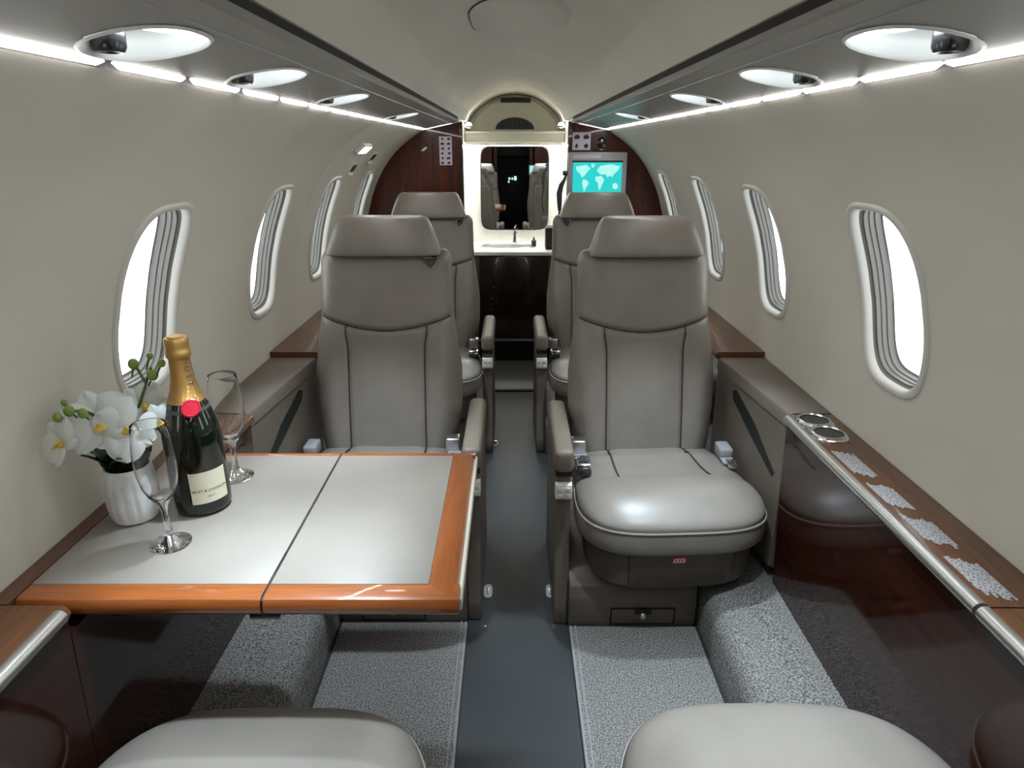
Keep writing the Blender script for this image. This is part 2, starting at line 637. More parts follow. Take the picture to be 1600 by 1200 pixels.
# arched fill of the hatch face
gx = 14
h = MB().rings(rs, True, False, False)
last = rs[-1]
h.add(last, [tuple(range(48))])
hat = h.build('ceiling_hatch', 'ceiling_fabric', smooth=40)
tag(hat, 'flush rounded hatch cover in the ceiling panel', 'hatch')
rs = []
for off, dz in ((0.0022, 0.001), (0.0022, -0.0008), (0.0, -0.0008)):
    r = []
    for j in range(48):
        a, b_ = superell(0.106 + off, 0.16 + off, 4.5, 2 * PI * (j + 0.5) / 48)
        z = np.interp(abs(a), [p[0] for p in cs[::-1]], [p[1] for p in cs[::-1]])
        r.append((a + 0.005, 1.58 + b_, z + dz))
    rs.append(r)
MB().rings(rs, True, False, False).build('hatch_gap', 'seam', hat, 0)

# ------------------------------------------------------------------ partitions
wsec, _ = spline(WALL, 60)


def partition(name, side, xin, y, mat, label, thick=0.025):
    poly = [(side * xin, 0.0), (side * xin, 1.225)] + [(side * min(x, 0.69), z - 0.0) for x, z in wsec if z > 0]
    return MB().prism(poly, 'y', y, y + thick)


pl = partition('wall_front_left', -1, 0.235, Y1, 'mahogany', '').build('wall_front_left', 'mahogany', smooth=20)
tag(pl, 'glossy reddish mahogany partition beside the doorway', kind='structure')
pr = partition('wall_front_right', 1, 0.232, Y1, 'mahogany', '').build('wall_front_right', 'mahogany', smooth=20)
tag(pr, 'glossy mahogany partition carrying the map screen', kind='structure')
# partition planking lines (vertical veneer joints) and dark edge
for o_, s_ in ((pl, -1), (pr, 1)):
    for x in (0.295, 0.365):
        MB().box(s_ * x - 0.0012, s_ * x + 0.0012, Y1 - 0.0015, Y1 + 0.001, 0.55, 1.17).build('veneer_joint', 'dark_gap', o_, 0)
    MB().box(min(s_ * 0.232, s_ * 0.243), max(s_ * 0.232, s_ * 0.243), Y1 - 0.006, Y1 + 0.03, 0.0, 1.225, 0.002).build('door_edge', 'mahogany_dark', o_, 0)

# rear partition behind the camera, seen in the vanity mirror
for s_, nm in ((-1, 'left'), (1, 'right')):
    o_ = partition('', s_, 0.20, Y0 - 0.025, 'mahogany', '').build('wall_rear_' + nm, 'mahogany', smooth=20)
    tag(o_, 'mahogany partition at the cockpit end of the cabin', kind='structure')
mb = MB().box(-0.26, 0.26, Y0 - 0.9, Y0 - 0.88, 0, 1.4)
ck = mb.build('wall_rear', 'black', smooth=0)
tag(ck, 'dark cockpit end wall beyond the rear doorway', kind='structure')
for s_ in (-1, 1):
    MB().box(min(s_ * 0.24, s_ * 0.262), max(s_ * 0.24, s_ * 0.262), Y0 - 0.9, Y0, 0, 1.3).build('side_panel', 'black', ck, 0)
MB().box(-0.26, 0.26, Y0 - 0.45, Y0 - 0.40, 1.02, 1.4).build('overhead_panel', 'black', ck, 0)
pan = empty('instrument_panel', (0, Y0 - 0.80, 0.0))
tag(pan, 'dark cockpit instrument panel with small lit displays', 'instrument panel')
MB().box(-0.22, 0.22, -0.05, 0.0, 0.0, 0.78, 0.01).build('body', 'black', pan)
for x, z, w_, h_ in ((-0.05, 0.72, 0.022, 0.025), (-0.01, 0.72, 0.02, 0.022), (0.03, 0.725, 0.03, 0.05), (-0.06, 0.68, 0.018, 0.02)):
    MB().box(x - w_ / 2, x + w_ / 2, 0.0, 0.003, z - h_ / 2, z + h_ / 2).build('display', 'dial', pan, 0)

# ------------------------------------------------------------------ vanity room beyond the doorway
tag(MB().box(-0.30, 0.30, YB, YB + 0.03, 0, 1.42).build('wall_front', 'white_wall', smooth=0), 'white back wall of the vanity room', kind='structure')
for s_, nm in ((-1, 4), (1, 5)):
    mb = MB().box(min(s_ * 0.262, s_ * 0.28), max(s_ * 0.262, s_ * 0.28), Y1 + 0.025, YB, 0, 1.26)
    tag(mb.build('trim_%d' % nm, 'white_wall', smooth=0), 'white side lining of the vanity room', kind='structure')
# arched lunette above the header
poly = [(0.235, 1.20)] + [(x * 0.985, z - 0.004) for x, z in cs] + [(-x * 0.985, z - 0.004) for x, z in cs[::-1][1:]] + [(-0.235, 1.20)]
lun = MB().prism(poly, 'y', YB - 0.04, YB - 0.001).build('trim_6', 'cream_header', smooth=30)
tag(lun, 'arched cream panel above the vanity header', kind='structure')
arc = [(0.105 * math.cos(a), 1.212 + 0.060 * math.sin(a)) for a in np.linspace(0, PI, 24)]
sp = MB().prism(arc, 'y', YB - 0.05, YB - 0.04).build('speaker_grille', 'dark_grille', smooth=30)
tag(sp, 'dark half moon grille in the arched panel above the mirror', 'grille')
for i in range(9):
    x = -0.088 + 0.022 * i
    hh = 0.060 * math.sqrt(max(0, 1 - (x / 0.105) ** 2)) * 0.9
    MB().box(x - 0.002, x + 0.002, YB - 0.052, YB - 0.05, 1.213, 1.212 + hh).build('slat', 'black', sp, 0)
vt = MB().box(-0.075, 0.085, YB - 0.075, YB - 0.04, 1.345, 1.368, 0.004).build('air_vent', 'black', smooth=0)
tag(vt, 'black rectangular air vent at the top of the arched panel', 'vent')
for i in range(6):
    MB().box(-0.066 + i * 0.024, -0.062 + i * 0.024, YB - 0.077, YB - 0.074, 1.348, 1.365).build('vane', 'dark_grille', vt, 0)
MB().rings([[(x, y, z) for x, z in [(p[0] * 0.93, p[1] - 0.018) for p in cs] + [(-p[0] * 0.93, p[1] - 0.018) for p in cs[::-1][1:]]] for y in (YB - 0.04, YB - 0.07)],
           False, False, False).build('arch_lip', 'cream_header', lun, 40)
hd = MB().box(-0.262, 0.262, YB - 0.22, YB - 0.001, 1.140, 1.200, 0.012, 3).build('trim_7', 'cream_header', smooth=30)
tag(hd, 'cream header shelf across the vanity above the mirror', kind='structure')
MB().box(-0.262, 0.262, YB - 0.228, YB - 0.20, 1.186, 1.194, 0.003).build('header_bead', 'trim_white', hd)
vl = empty('vanity_lamp', (0, YB - 0.12, 1.140))
tag(vl, 'slim vanity lamp glowing under the cream header', 'vanity lamp')
MB().box(-0.25, 0.25, -0.035, 0.035, -0.010, 0.001, 0.003).build('housing', 'white_plastic', vl)
MB().box(-0.245, 0.245, -0.028, 0.028, -0.014, -0.009, 0.002).build('diffuser', 'vanity_light', vl)
for s_ in (-1, 1):
    dl = empty('corner_lamp', (s_ * 0.235, YB - 0.30, 1.215))
    tag(dl, 'small round lamp in the upper corner of the vanity room %s' % ('near the plain partition' if s_ < 0 else 'near the map screen'), 'lamp', 'corner lamps of the vanity room')
    MB().lathe([(0.022, -0.002), (0.022, 0.006), (0.014, 0.012), (0.0, 0.012)], n=20, cap0=True, cap1=False).build('base', 'white_plastic', dl)
    MB().ellipsoid((0, 0, 0.010), (0.016, 0.016, 0.014)).build('bulb', 'vanity_light', dl)

mr = empty('vanity_mirror', (0, YB, 0.676))
tag(mr, 'tall rounded mirror on the white vanity wall reflecting the cabin', 'mirror')
rs = []
ring = [superell(0.187, 0.225, 9, 2 * PI * (j + 0.5) / 64) for j in range(64)]
MB().rings([[(x, -0.002, z + 0.226) for x, z in ring], [(x, -0.010, z + 0.226) for x, z in ring]]).build('glass', 'mirror', mr, 20)
ring2 = [superell(0.192, 0.230, 9, 2 * PI * (j + 0.5) / 64) for j in range(64)]
MB().rings([[(x, -0.001, z + 0.226) for x, z in ring2], [(x, -0.012, z + 0.226) for x, z in ring2], [(x, -0.012, z + 0.226) for x, z in ring],
            [(x, -0.0095, z + 0.226) for x, z in ring]], True, True, False).build('frame', 'dark_chrome', mr, 20)
MB().box(-0.205, 0.205, -0.03, -0.001, 0.452, 0.464, 0.003).build('top_rail', 'brushed', mr)

# vanity cabinet
vc = empty('vanity_cabinet', (0, 3.50, 0))
tag(vc, 'dark mahogany vanity cabinet at the end of the aisle', 'cabinet')
MB().box(-0.26, 0.26, 0.012, 0.395, 0.13, 0.585, 0.002).build('body', 'mahogany_dark', vc)
MB().box(-0.26, 0.26, 0.045, 0.395, 0.0, 0.118).build('toe_kick', 'black', vc)
MB().box(-0.26, 0.26, 0.004, 0.05, 0.118, 0.131, 0.002).build('kick_rail', 'steel', vc)
for x0, x1, nm in ((-0.258, -0.028, 0), (-0.024, 0.258, 1)):
    d = MB().box(x0, x1, 0.0, 0.014, 0.138, 0.580, 0.004).build('door', 'mahogany_dark', vc)
    if nm == 0:
        for kx, kz in ((-0.112, 0.42), (-0.128, 0.30), (-0.12, 0.36)):
            MB().lathe([(0.006, 0), (0.006, 0.008), (0.004, 0.012), (0.0, 0.012)], n=12, cap1=False).xf(
                Matrix.Translation((kx, 0, kz)) @ Matrix.Rotation(PI / 2, 4, 'X')).build('knob', 'chrome', d)
    else:
        for i in range(4):
            MB().box(0.08, 0.16, -0.003, 0.002, 0.515 + i * 0.009, 0.519 + i * 0.009).build('vent_slat', 'dark_chrome', d, 0)
MB().box(-0.26, 0.26, -0.012, 0.398, 0.585, 0.606, 0.006, 3).build('countertop', 'white_plastic', vc)
sk = MB().lathe([(0.115, 0.002), (0.108, 0.006), (0.10, 0.002), (0.098, 0.0005), (0.0, 0.0005)], n=40, cap0=True, cap1=False)
sk.xf(Matrix.Translation((-0.04, 0.19, 0.606)) @ Matrix.Diagonal((1.3, 1, 1, 1))).build('basin', 'steel', vc)
ft = empty('faucet', (0.0, 3.82, 0.606))
tag(ft, 'small dark chrome faucet on the vanity counter', 'faucet')
MB().lathe([(0.014, 0), (0.014, 0.004), (0.008, 0.008), (0.007, 0.06), (0.0, 0.062)], n=16, cap1=False).build('post', 'dark_chrome', ft)
MB().tube([(0, 0, 0.05), (0.003, -0.02, 0.075), (0.006, -0.05, 0.078), (0.007, -0.065, 0.068)], 0.006, 10).build('spout', 'dark_chrome', ft)
MB().tube([(0, 0, 0.06), (0.016, 0.0, 0.085)], [0.004, 0.003], 8).build('lever', 'dark_chrome', ft)
sd = empty('soap_dispenser', (0.105, 3.70, 0.606))
tag(sd, 'small dark soap dispenser standing on the vanity counter', 'dispenser')
MB().lathe([(0.013, 0), (0.014, 0.004), (0.014, 0.03), (0.006, 0.036), (0.005, 0.044), (0, 0.044)], n=16, cap1=False).build('body', 'dark_grille', sd)
MB().tube([(0, 0, 0.044), (0, 0, 0.05), (0, -0.018, 0.05)], 0.0035, 8).build('pump', 'chrome', sd)
bx_ = empty('tissue_box', (0.205, 3.62, 0.606))
tag(bx_, 'black box standing at the end of the vanity counter', 'box')
MB().box(-0.042, 0.042, -0.05, 0.05, 0, 0.115, 0.008, 3).build('body', 'black', bx_)
MB().box(-0.03, 0.03, -0.032, 0.032, 0.113, 0.117, 0.002).build('slot_plate', 'dark_grille', bx_)
tag(MB().box(-0.262, 0.262, 3.04, 3.505, -0.001, 0.006, 0.002).build('galley_mat', 'galley_floor'), 'grey floor panel in front of the vanity cabinet', 'floor panel')
tag(MB().box(-0.235, 0.235, 3.025, 3.045, -0.001, 0.010, 0.003).build('trim_8', 'aisle_vinyl'), 'dark threshold strip in the doorway', kind='structure')

# hanging handset with cord on the doorway edge
hs = empty('handset', (0.222, 3.085, 0.0))
tag(hs, 'black curved handset hanging on the doorway edge beside the map screen', 'handset')
pts = [(0.004, 0, 1.01), (-0.004, -0.004, 0.985), (-0.018, -0.008, 0.96), (-0.026, -0.01, 0.925), (-0.024, -0.01, 0.885), (-0.022, -0.008, 0.85)]
MB().tube(pts, [0.004, 0.007, 0.011, 0.013, 0.011, 0.008], 12).build('grip', 'dark_grille', hs)
MB().tube([(-0.022, -0.008, 0.85), (-0.03, -0.006, 0.80), (-0.028, -0.004, 0.74), (-0.018, 0, 0.70)], 0.005, 8).build('cord', 'black', hs)
MB().box(-0.012, 0.010, -0.008, 0.012, 1.002, 1.022, 0.003).build('hook', 'dark_chrome', hs)

# map screen
ms = empty('map_screen', (0.362, Y1, 0.905))
tag(ms, 'grey framed screen showing a teal world map', 'screen')
mb = MB().box(-0.130, 0.130, -0.026, 0.0, 0.0, 0.195, 0.006, 3)
mb.build('bezel', 'grey_plastic', ms)
MB().box(-0.108, 0.108, -0.0285, -0.024, 0.012, 0.152).build('screen', 'screen_sea', ms, 0)
MB().box(-0.112, 0.112, -0.0275, -0.024, 0.1525, 0.160).build('dark_strip', 'dark_grille', ms, 0)  # thin dark strip along the top of the map
MB().box(-0.110, 0.012, -0.0280, -0.024, 0.168, 0.184, 0.001).build('caption_plate', 'placard', ms, 0)
LAND = [
    [(-0.095, 0.135), (-0.05, 0.142), (-0.03, 0.128), (-0.045, 0.112), (-0.055, 0.098), (-0.068, 0.088), (-0.074, 0.102), (-0.092, 0.118)],
    [(-0.062, 0.082), (-0.045, 0.078), (-0.036, 0.064), (-0.048, 0.046), (-0.056, 0.026), (-0.061, 0.044), (-0.066, 0.066)],
    [(-0.028, 0.145), (-0.012, 0.146), (-0.016, 0.132), (-0.025, 0.130)],
    [(-0.008, 0.092), (0.018, 0.096), (0.032, 0.078), (0.022, 0.056), (0.014, 0.034), (0.007, 0.044), (0.004, 0.066), (-0.008, 0.076)],
    [(-0.004, 0.118), (0.012, 0.138), (0.060, 0.145), (0.100, 0.136), (0.092, 0.120), (0.076, 0.106), (0.066, 0.090), (0.056, 0.098), (0.046, 0.088),
     (0.038, 0.102), (0.014, 0.102)],
    [(0.070, 0.062), (0.086, 0.066), (0.096, 0.050), (0.086, 0.038), (0.070, 0.044)],
]
for p in LAND:
    MB().prism(p, 'y', -0.0290, -0.0286).build('continent', 'screen_land', ms, 0)
# second screen on the rear partition (seen in the mirror)
ms2 = empty('map_screen', (0.27, Y0, 0.79))
tag(ms2, 'small lit screen on the cockpit end partition seen in the mirror', 'screen')
MB().box(-0.085, 0.085, 0.0, 0.02, 0, 0.13, 0.005).build('bezel', 'dark_grille', ms2)
MB().box(-0.07, 0.07, 0.019, 0.0215, 0.014, 0.118).build('screen', 'screen_land', ms2, 0)

# placards on partitions
random.seed(3)


def placard(x0, x1, z0, z1, label, rows, cols):
    e = empty('placard', ((x0 + x1) / 2, Y1, z0))
    tag(e, label, 'sign')
    w_, h_ = (x1 - x0) / 2, z1 - z0
    MB().box(-w_, w_, -0.004, 0.0, 0, h_, 0.0015).build('plate', 'placard', e, 0)
    for r in range(rows):
        for c in range(cols):
            cx = -w_ + (c + 0.5) * 2 * w_ / cols + random.uniform(-.002, .002)
            cz = (r + 0.5) * h_ / rows
            a = 0.30 * 2 * w_ / cols * random.uniform(0.5, 1.1)
            hh = 0.26 * h_ / rows
            MB().prism([(cx - a, cz - hh), (cx + a * 0.6, cz - hh), (cx + a, cz), (cx + a * 0.2, cz + hh), (cx - a, cz + hh * 0.4)], 'y',
                       -0.0048, -0.0042).build('mark', 'mark_dark', e, 0)
    return e


placard(-0.335, -0.279, 1.045, 1.165, 'tall narrow white placard with dark marks on the plain mahogany partition', 6, 2)
placard(0.250, 0.330, 1.108, 1.182, 'square white placard with dark emblem above the map screen', 2, 2)
ws = empty('wall_hook', (0.378, Y1, 1.140))
tag(ws, 'small dark metal knob on the mahogany partition above the map screen', 'knob')
MB().lathe([(0.022, 0), (0.022, 0.004), (0.014, 0.008), (0.012, 0.016), (0, 0.018)], n=20, cap1=False).xf(Matrix.Rotation(PI / 2, 4, 'X')).build('rosette', 'dark_chrome', ws)
MB().box(-0.03, 0.03, -0.006, 0, -0.035, -0.029, 0.002).build('bar', 'dark_chrome', ws)

# exit lamp and latches on the left wall
secL = Section(WALL, -1)


def on_wall(sec, z, y, w_, h_, t, name, mat, parent, off=0.0):
    """small plate lying on the curved wall"""
    s = sec.s_of_z(z)
    c = Vector(sec.at(s, y)); up = (Vector(sec.at(s - 0.01, y)) - Vector(sec.at(s + 0.01, y))).normalized()
    n = Vector((0, 1, 0)).cross(up)
    if n.x * sec.side > 0:
        n = -n
    mb = MB().box(-w_ / 2, w_ / 2, -h_ / 2, h_ / 2, -0.002, t, min(0.003, t * 0.4))
    M = Matrix((Vector((0, 1, 0)), up, n)).transposed().to_4x4()
    M.translation = c + n * off
    return mb.xf(M).build(name, mat, parent)


ex = empty('exit_sign', (0, 0, 0))
tag(ex, 'small lit white exit sign on the curved wall above the far windows', 'exit sign')
on_wall(secL, 1.120, 2.32, 0.12, 0.040, 0.012, 'housing', 'white_plastic', ex)
on_wall(secL, 1.120, 2.32, 0.110, 0.032, 0.0135, 'face', 'strip', ex)
for z, y, lb in ((1.052, 2.42, 'recessed latch beneath the lit exit sign'), (1.086, 2.64, 'small recessed latch beyond the lit exit sign')):
    e = empty('latch', (0, 0, 0))
    tag(e, lb, 'latch')
    on_wall(secL, z, y, 0.085, 0.05, 0.004, 'plate', 'trim_white', e)
    on_wall(secL, z + 0.002, y, 0.055, 0.026, 0.006, 'recess', 'dark_grille', e)
    on_wall(secL, z - 0.018, y, 0.06, 0.008, 0.010, 'lip', 'white_plastic', e)
# hatch seam on left wall
for yy in (2.02, ):
    pts = [Vector(secL.at(s, yy + 0.03 * math.sin(s * 4))) for s in np.linspace(0.02, 0.34, 16)]
    tag(MB().tube(pts, 0.0018, 6).build('trim_9', 'trim_white'), 'thin seam bead of the wall panel', kind='structure')

# ------------------------------------------------------------------ floor covering
for s_, nm in ((-1, 'table side'), (1, 'cup holder side')):
    x0, x1 = 0.128, 0.436
    fp = 1.336 if s_ > 0 else 1.351
    for ya, yb, wh in ((Y0, 0.10, 'behind the nearest seat'), (0.53, fp, 'in front of the nearer drawer seat'), (1.785, 2.322, 'between the two rows of drawer seats')):
        c = MB().box(min(s_ * x0, s_ * x1), max(s_ * x0, s_ * x1), ya, yb, -0.001, 0.012, 0.004).build('carpet_panel', 'carpet')
        tag(c, 'speckled grey carpet panel %s on the %s' % (wh, nm), 'carpet')
        MB().tube([(s_ * (x0 + 0.012), ya, 0.0115), (s_ * (x0 + 0.012), yb, 0.0115)], 0.0022, 6).build('stitching', 'carpet_edge', c)
        MB().tube([(s_ * (x0 + 0.002), ya, 0.007), (s_ * (x0 + 0.002), yb, 0.007)], 0.0050, 8).build('binding', 'carpet_edge', c)
    # raised carpeted step along the side
    pr_ = [(0.443, 0.0), (0.444, 0.085), (0.450, 0.108), (0.466, 0.124), (0.49, 0.130), (0.628, 0.134), (0.63, 0.0)]
    st = MB().prism([(s_ * a, z) for a, z in pr_], 'y', Y0, 3.05).build('carpeted_step', 'carpet', smooth=50)
    tag(st, 'raised speckled grey carpeted step along the side panel on the ' + nm, 'step')
    g = MB().box(min(s_ * 0.4365, s_ * 0.4425), max(s_ * 0.4365, s_ * 0.4425), Y0, 3.05, 0, 0.010).build('trim_%d' % (10 if s_ < 0 else 11), 'dark_gap', smooth=0)
    tag(g, 'dark gap strip between carpet and raised step', kind='structure')

# aisle fittings
for s_ in (-1, 1):
    for k, (y, kind) in enumerate(((1.485, 'slot'), (1.345, 'stud'), (2.42, 'ring'))):
        if kind == 'slot':
            e = empty('floor_fitting', (0.004 + s_ * 0.083, y, 0))
            tag(e, 'oval metal track slot in the dark aisle floor', 'floor fitting', 'oval slots in the aisle floor')
            ro = [superell(0.0115, 0.028, 3, 2 * PI * j / 28) for j in range(28)]
            ri = [superell(0.0080, 0.0235, 3, 2 * PI * j / 28) for j in range(28)]
            MB().rings([[(x, y_, 0) for x, y_ in ro], [(x, y_, 0.002) for x, y_ in ro], [(x, y_, 0.002) for x, y_ in ri], [(x, y_, 0.0005) for x, y_ in ri]],
                       True, True, True).build('rim', 'grey_plastic', e)
            MB().box(-0.004, 0.004, -0.015, 0.015, 0.0006, 0.0016, 0.0004).build('stud_bar', 'steel', e)
        elif kind == 'stud':
            e = empty('floor_stud', (0.004 + s_ * 0.086, y, 0))
            tag(e, 'tiny bright round stud in the dark aisle floor', 'stud', 'round studs in the aisle floor')
            MB().lathe([(0.005, 0), (0.0045, 0.0025), (0.0, 0.003)], n=14, cap1=False).build('cap', 'chrome', e)
            MB().lathe([(0.010, 0), (0.010, 0.0008), (0.0, 0.0009)], n=18, cap1=False).build('washer', 'dark_grille', e)
        else:
            e = empty('tie_down_ring', (0.004 + s_ * 0.088, y, 0))
            tag(e, 'small metal tie down ring in the dark aisle floor', 'ring', 'tie down rings in the aisle floor')
            MB().tube([(0.012 * math.cos(a), 0.022 * math.sin(a), 0.004) for a in np.linspace(0, 2 * PI, 21)], 0.0022, 6).build('ring', 'steel', e)
            MB().box(-0.010, 0.010, 0.016, 0.028, 0, 0.006, 0.002).build('clip', 'steel', e)

# ------------------------------------------------------------------ side consoles
ZL = 0.566


def bullnose(x_in, x_out, s_, z=ZL, t=0.024):
    """section of ledge board in (x,z)"""
    return [(s_ * x_in, z - t), (s_ * (x_in - 0.006), z - t * 0.75), (s_ * (x_in - 0.009), z - t * 0.45), (s_ * (x_in - 0.006), z - 0.004), (s_ * (x_in + 0.001), z),
            (s_ * x_out, z), (s_ * x_out, z - t)]


# side panels below
for s_, nm in ((-1, 'table side'), (1, 'cup holder side')):
    e = empty('side_console', (0, 0, 0))
    tag(e, 'long glossy dark mahogany side console along the wall on the ' + nm, 'console')
    poly = [(s_ * 0.590, ZL - 0.024), (s_ * 0.612, 0.134), (s_ * 0.640, 0.134), (s_ * 0.640, ZL - 0.024)]
    if s_ > 0:
        MB().prism(poly, 'y', Y0, 1.345).build('side_panel', 'lacquer', e, 20)
    else:
        low = [(x, min(z, 0.524)) for x, z in poly]
        for a, b_, pp in ((Y0, 0.706, poly), (0.706, 1.168, low), (1.168, 1.345, poly)):
            MB().prism(pp, 'y', a, b_).build('side_panel', 'lacquer', e, 20)
    OUT = 0.6905
    if s_ > 0:
        MB().prism(bullnose(0.592, 0.655, s_), 'y', 0.703, 1.352).build('top_board', 'wood_ledge', e, 30)
        MB().prism(bullnose(0.6575, OUT, s_), 'y', 0.703, 1.352).build('wall_board', 'wood_ledge', e, 20)
        MB().prism(bullnose(0.592, OUT, s_), 'y', Y0, 0.700).build('top_board', 'wood_ledge', e, 30)
    else:
        MB().prism(bullnose(0.592, OUT, s_), 'y', Y0, 0.706).build('top_board', 'wood_ledge', e, 30)
        MB().prism([(s_ * 0.664, ZL - 0.024), (s_ * 0.664, ZL), (s_ * OUT, ZL), (s_ * OUT, ZL - 0.024)], 'y', 0.708, 1.166).build('wall_board', 'wood_ledge', e, 20)
        MB().prism(bullnose(0.592, OUT, s_), 'y', 1.168, 1.352).build('top_board', 'wood_ledge', e, 30)
    # far consoles past the armrests
    for a, b_, wh in ((1.772, 2.340, 'between the two armrests'), (2.760, 3.092, 'next to the mahogany partition')):
        e2 = empty('side_console', (0, 0, 0))
        tag(e2, 'short wood topped side console %s on the %s' % (wh, nm), 'console')
        MB().prism(bullnose(0.562, OUT, s_, 0.582, 0.022), 'y', a, b_).build('top_board', 'wood_ledge', e2, 30)
        MB().prism([(s_ * 0.590, 0.560), (s_ * 0.612, 0.134), (s_ * 0.640, 0.134), (s_ * 0.640, 0.560)], 'y', a, b_).build('side_panel', 'mahogany_dark', e2, 20)
    # metal rail along inner edge
    segs = ((Y0, 0.698), (0.704, 1.335)) if s_ > 0 else ((Y0, 0.690),)
    for a, b_ in segs:
        n = 16
        rs = []
        for t in np.linspace(0, 1, n):
            yy = a + (b_ - a) * t
            rs.append([(s_ * (0.586 + 0.0105 * math.cos(q)), yy, 0.561 + 0.0105 * math.sin(q)) for q in np.linspace(0, 2 * PI, 16, endpoint=False)])
        MB().rings(rs).build('metal_rail', 'brushed', e, 50)
    if s_ > 0:
        # small vent strip on the panel, cup holders
        ch = MB()
        pts = []
        for j in range(64):
            a = 2 * PI * j / 64
            x, y_ = superell(0.038, 0.072, 3.2, a)
            x *= 1 - 0.16 * math.exp(-(y_ / 0.014) ** 2)
            pts.append((0.630 + x, 1.272 + y_))
        inn = pts
        ch.rings([[(x, y_, ZL - 0.002) for x, y_ in pts], [(x, y_, ZL + 0.003) for x, y_ in pts], [(0.63 + (x - 0.63) * 0.96, 1.272 + (y_ - 1.272) * 0.97, ZL + 0.0045) for x, y_ in pts]],
                 True, False, True)
        cup = ch.build('cup_holder', 'chrome', e, 30)
        for cy_ in (1.238, 1.308):
            MB().lathe([(0.0335, 0.004), (0.0335, 0.0075), (0.0305, 0.0085), (0.0285, 0.0065)], 0.630, cy_, ZL, 36, False, False).build('rim', 'chrome', cup)
            MB().lathe([(0.0290, 0.0068), (0.0285, 0.0052), (0.0, 0.0048)], 0.630, cy_, ZL, 36, False, False).build('well', 'dark_chrome', cup)
        # worn pale lettering strips
        random.seed(11)
        for y0_, y1_, xa, xb in ((1.055, 1.165, 0.604, 0.637), (0.945, 1.035, 0.606, 0.638), (0.835, 0.925, 0.606, 0.641), (0.715, 0.815, 0.606, 0.640)):
            L_, R_ = [], []
            nrow = 9
            skew = 0.030
            for i in range(nrow):
                f = i / (nrow - 1)
                x = xa + (xb - xa) * f
                e0 = y0_ + skew * (1 - f) * 0.6 + random.uniform(-.006, .006)
                e1 = y1_ - skew * f * 0.6 + random.uniform(-.006, .006)
                L_ += [(x - 0.0018, e0), (x + 0.0018, e0)]
                R_ += [(x - 0.0018, e1), (x + 0.0018, e1)]
            MB().prism(L_ + R_[::-1], 'z', ZL - 0.0005, ZL + 0.0009).build('worn_placard', 'placard_worn', e, 0)
    else:
        MB().lathe([(0.006, 0), (0.006, 0.003), (0.004, 0.0045), (0, 0.0045)], -0.622, 0.60, ZL, 14, cap1=False).build('button', 'chrome', e)

# outboard armrest consoles by the seats
for y0_, y1_, row in ((1.356, 1.768, 'front'), (2.344, 2.756, 'back')):
    for s_ in (-1, 1):
        where = {('front', -1): 'behind the folding table', ('front', 1): 'next to the cup holders', ('back', -1): 'by the far seat beneath the exit sign',
                 ('back', 1): 'by the far seat near the map screen'}[(row, s_)]
        e = empty('armrest_console', (0, y0_, 0))
        tag(e, 'taupe leather outboard armrest console ' + where, 'armrest')
        L_ = y1_ - y0_
        XF, XB = (0.594, 0.560)          # inner face tapers towards the seat back
        def pad(xi):
            return [(s_ * xi, ZL - 0.030), (s_ * (xi + 0.001), ZL - 0.006), (s_ * (xi + 0.004), ZL - 0.001), (s_ * (xi + 0.009), ZL + 0.001), (s_ * 0.690, ZL + 0.001), (s_ * 0.690, ZL - 0.030)]
        def face(xi):
            return [(s_ * (xi + 0.003), ZL - 0.0315), (s_ * (xi + 0.008), 0.17), (s_ * (xi + 0.03), 0.16), (s_ * 0.645, 0.16), (s_ * 0.645, ZL - 0.0315)]
        MB().rings([[(x, y, z) for x, z in pad(xi)] for xi, y in ((XF + 0.003, 0.0), (XF, 0.004), (XB, L_))]).build('arm_pad', 'taupe', e, 30)
        f_ = MB().rings([[(x, y, z) for x, z in face(xi)] for xi, y in ((XF + 0.003, 0.0), (XF, 0.004), (XB, L_))]).build('side_panel', 'taupe', e, 30)
        # wedge shaped dark pocket slot in the face
        slot = [(0.030, 0.405), (0.150, 0.475), (0.275, 0.520), (0.300, 0.512), (0.290, 0.488), (0.170, 0.440), (0.040, 0.392)]
        def sx(y, z, d):
            xi = XF + (XB - XF) * y / L_
            return s_ * (xi + 0.003 + 0.005 * (ZL - 0.0315 - z) / 0.365 + d)
        MB().rings([[(sx(y, z, d), y, z) for y, z in slot] for d in (-0.0008, 0.006)]).build('pocket_slot', 'black', f_, 0)

# ------------------------------------------------------------------ folding table
tb = empty('folding_table', (-0.365, 0.938, 0))
tag(tb, 'fold out table with grey leather inlay and glossy orange brown wood edge', 'table')
ZT = 0.566
x0, x1, xs, y0, y1 = -0.662 + 0.365, -0.085 + 0.365, -0.342 + 0.365, 0.716 - 0.938, 1.164 - 0.938
bw_n, bw_f, bw_r = 0.034, 0.020, 0.042


def edge_prof(d, sgn, o):
    """bullnose border section: d runs outwards by sgn from inner offset o"""
    return [(o, ZT - 0.028), (o, ZT - 0.0005), (o + sgn * (d - 0.010), ZT), (o + sgn * (d - 0.004), ZT - 0.002), (o + sgn * d, ZT - 0.009),
            (o + sgn * d, ZT - 0.019), (o + sgn * (d - 0.005), ZT - 0.026), (o + sgn * (d - 0.010), ZT - 0.028)]


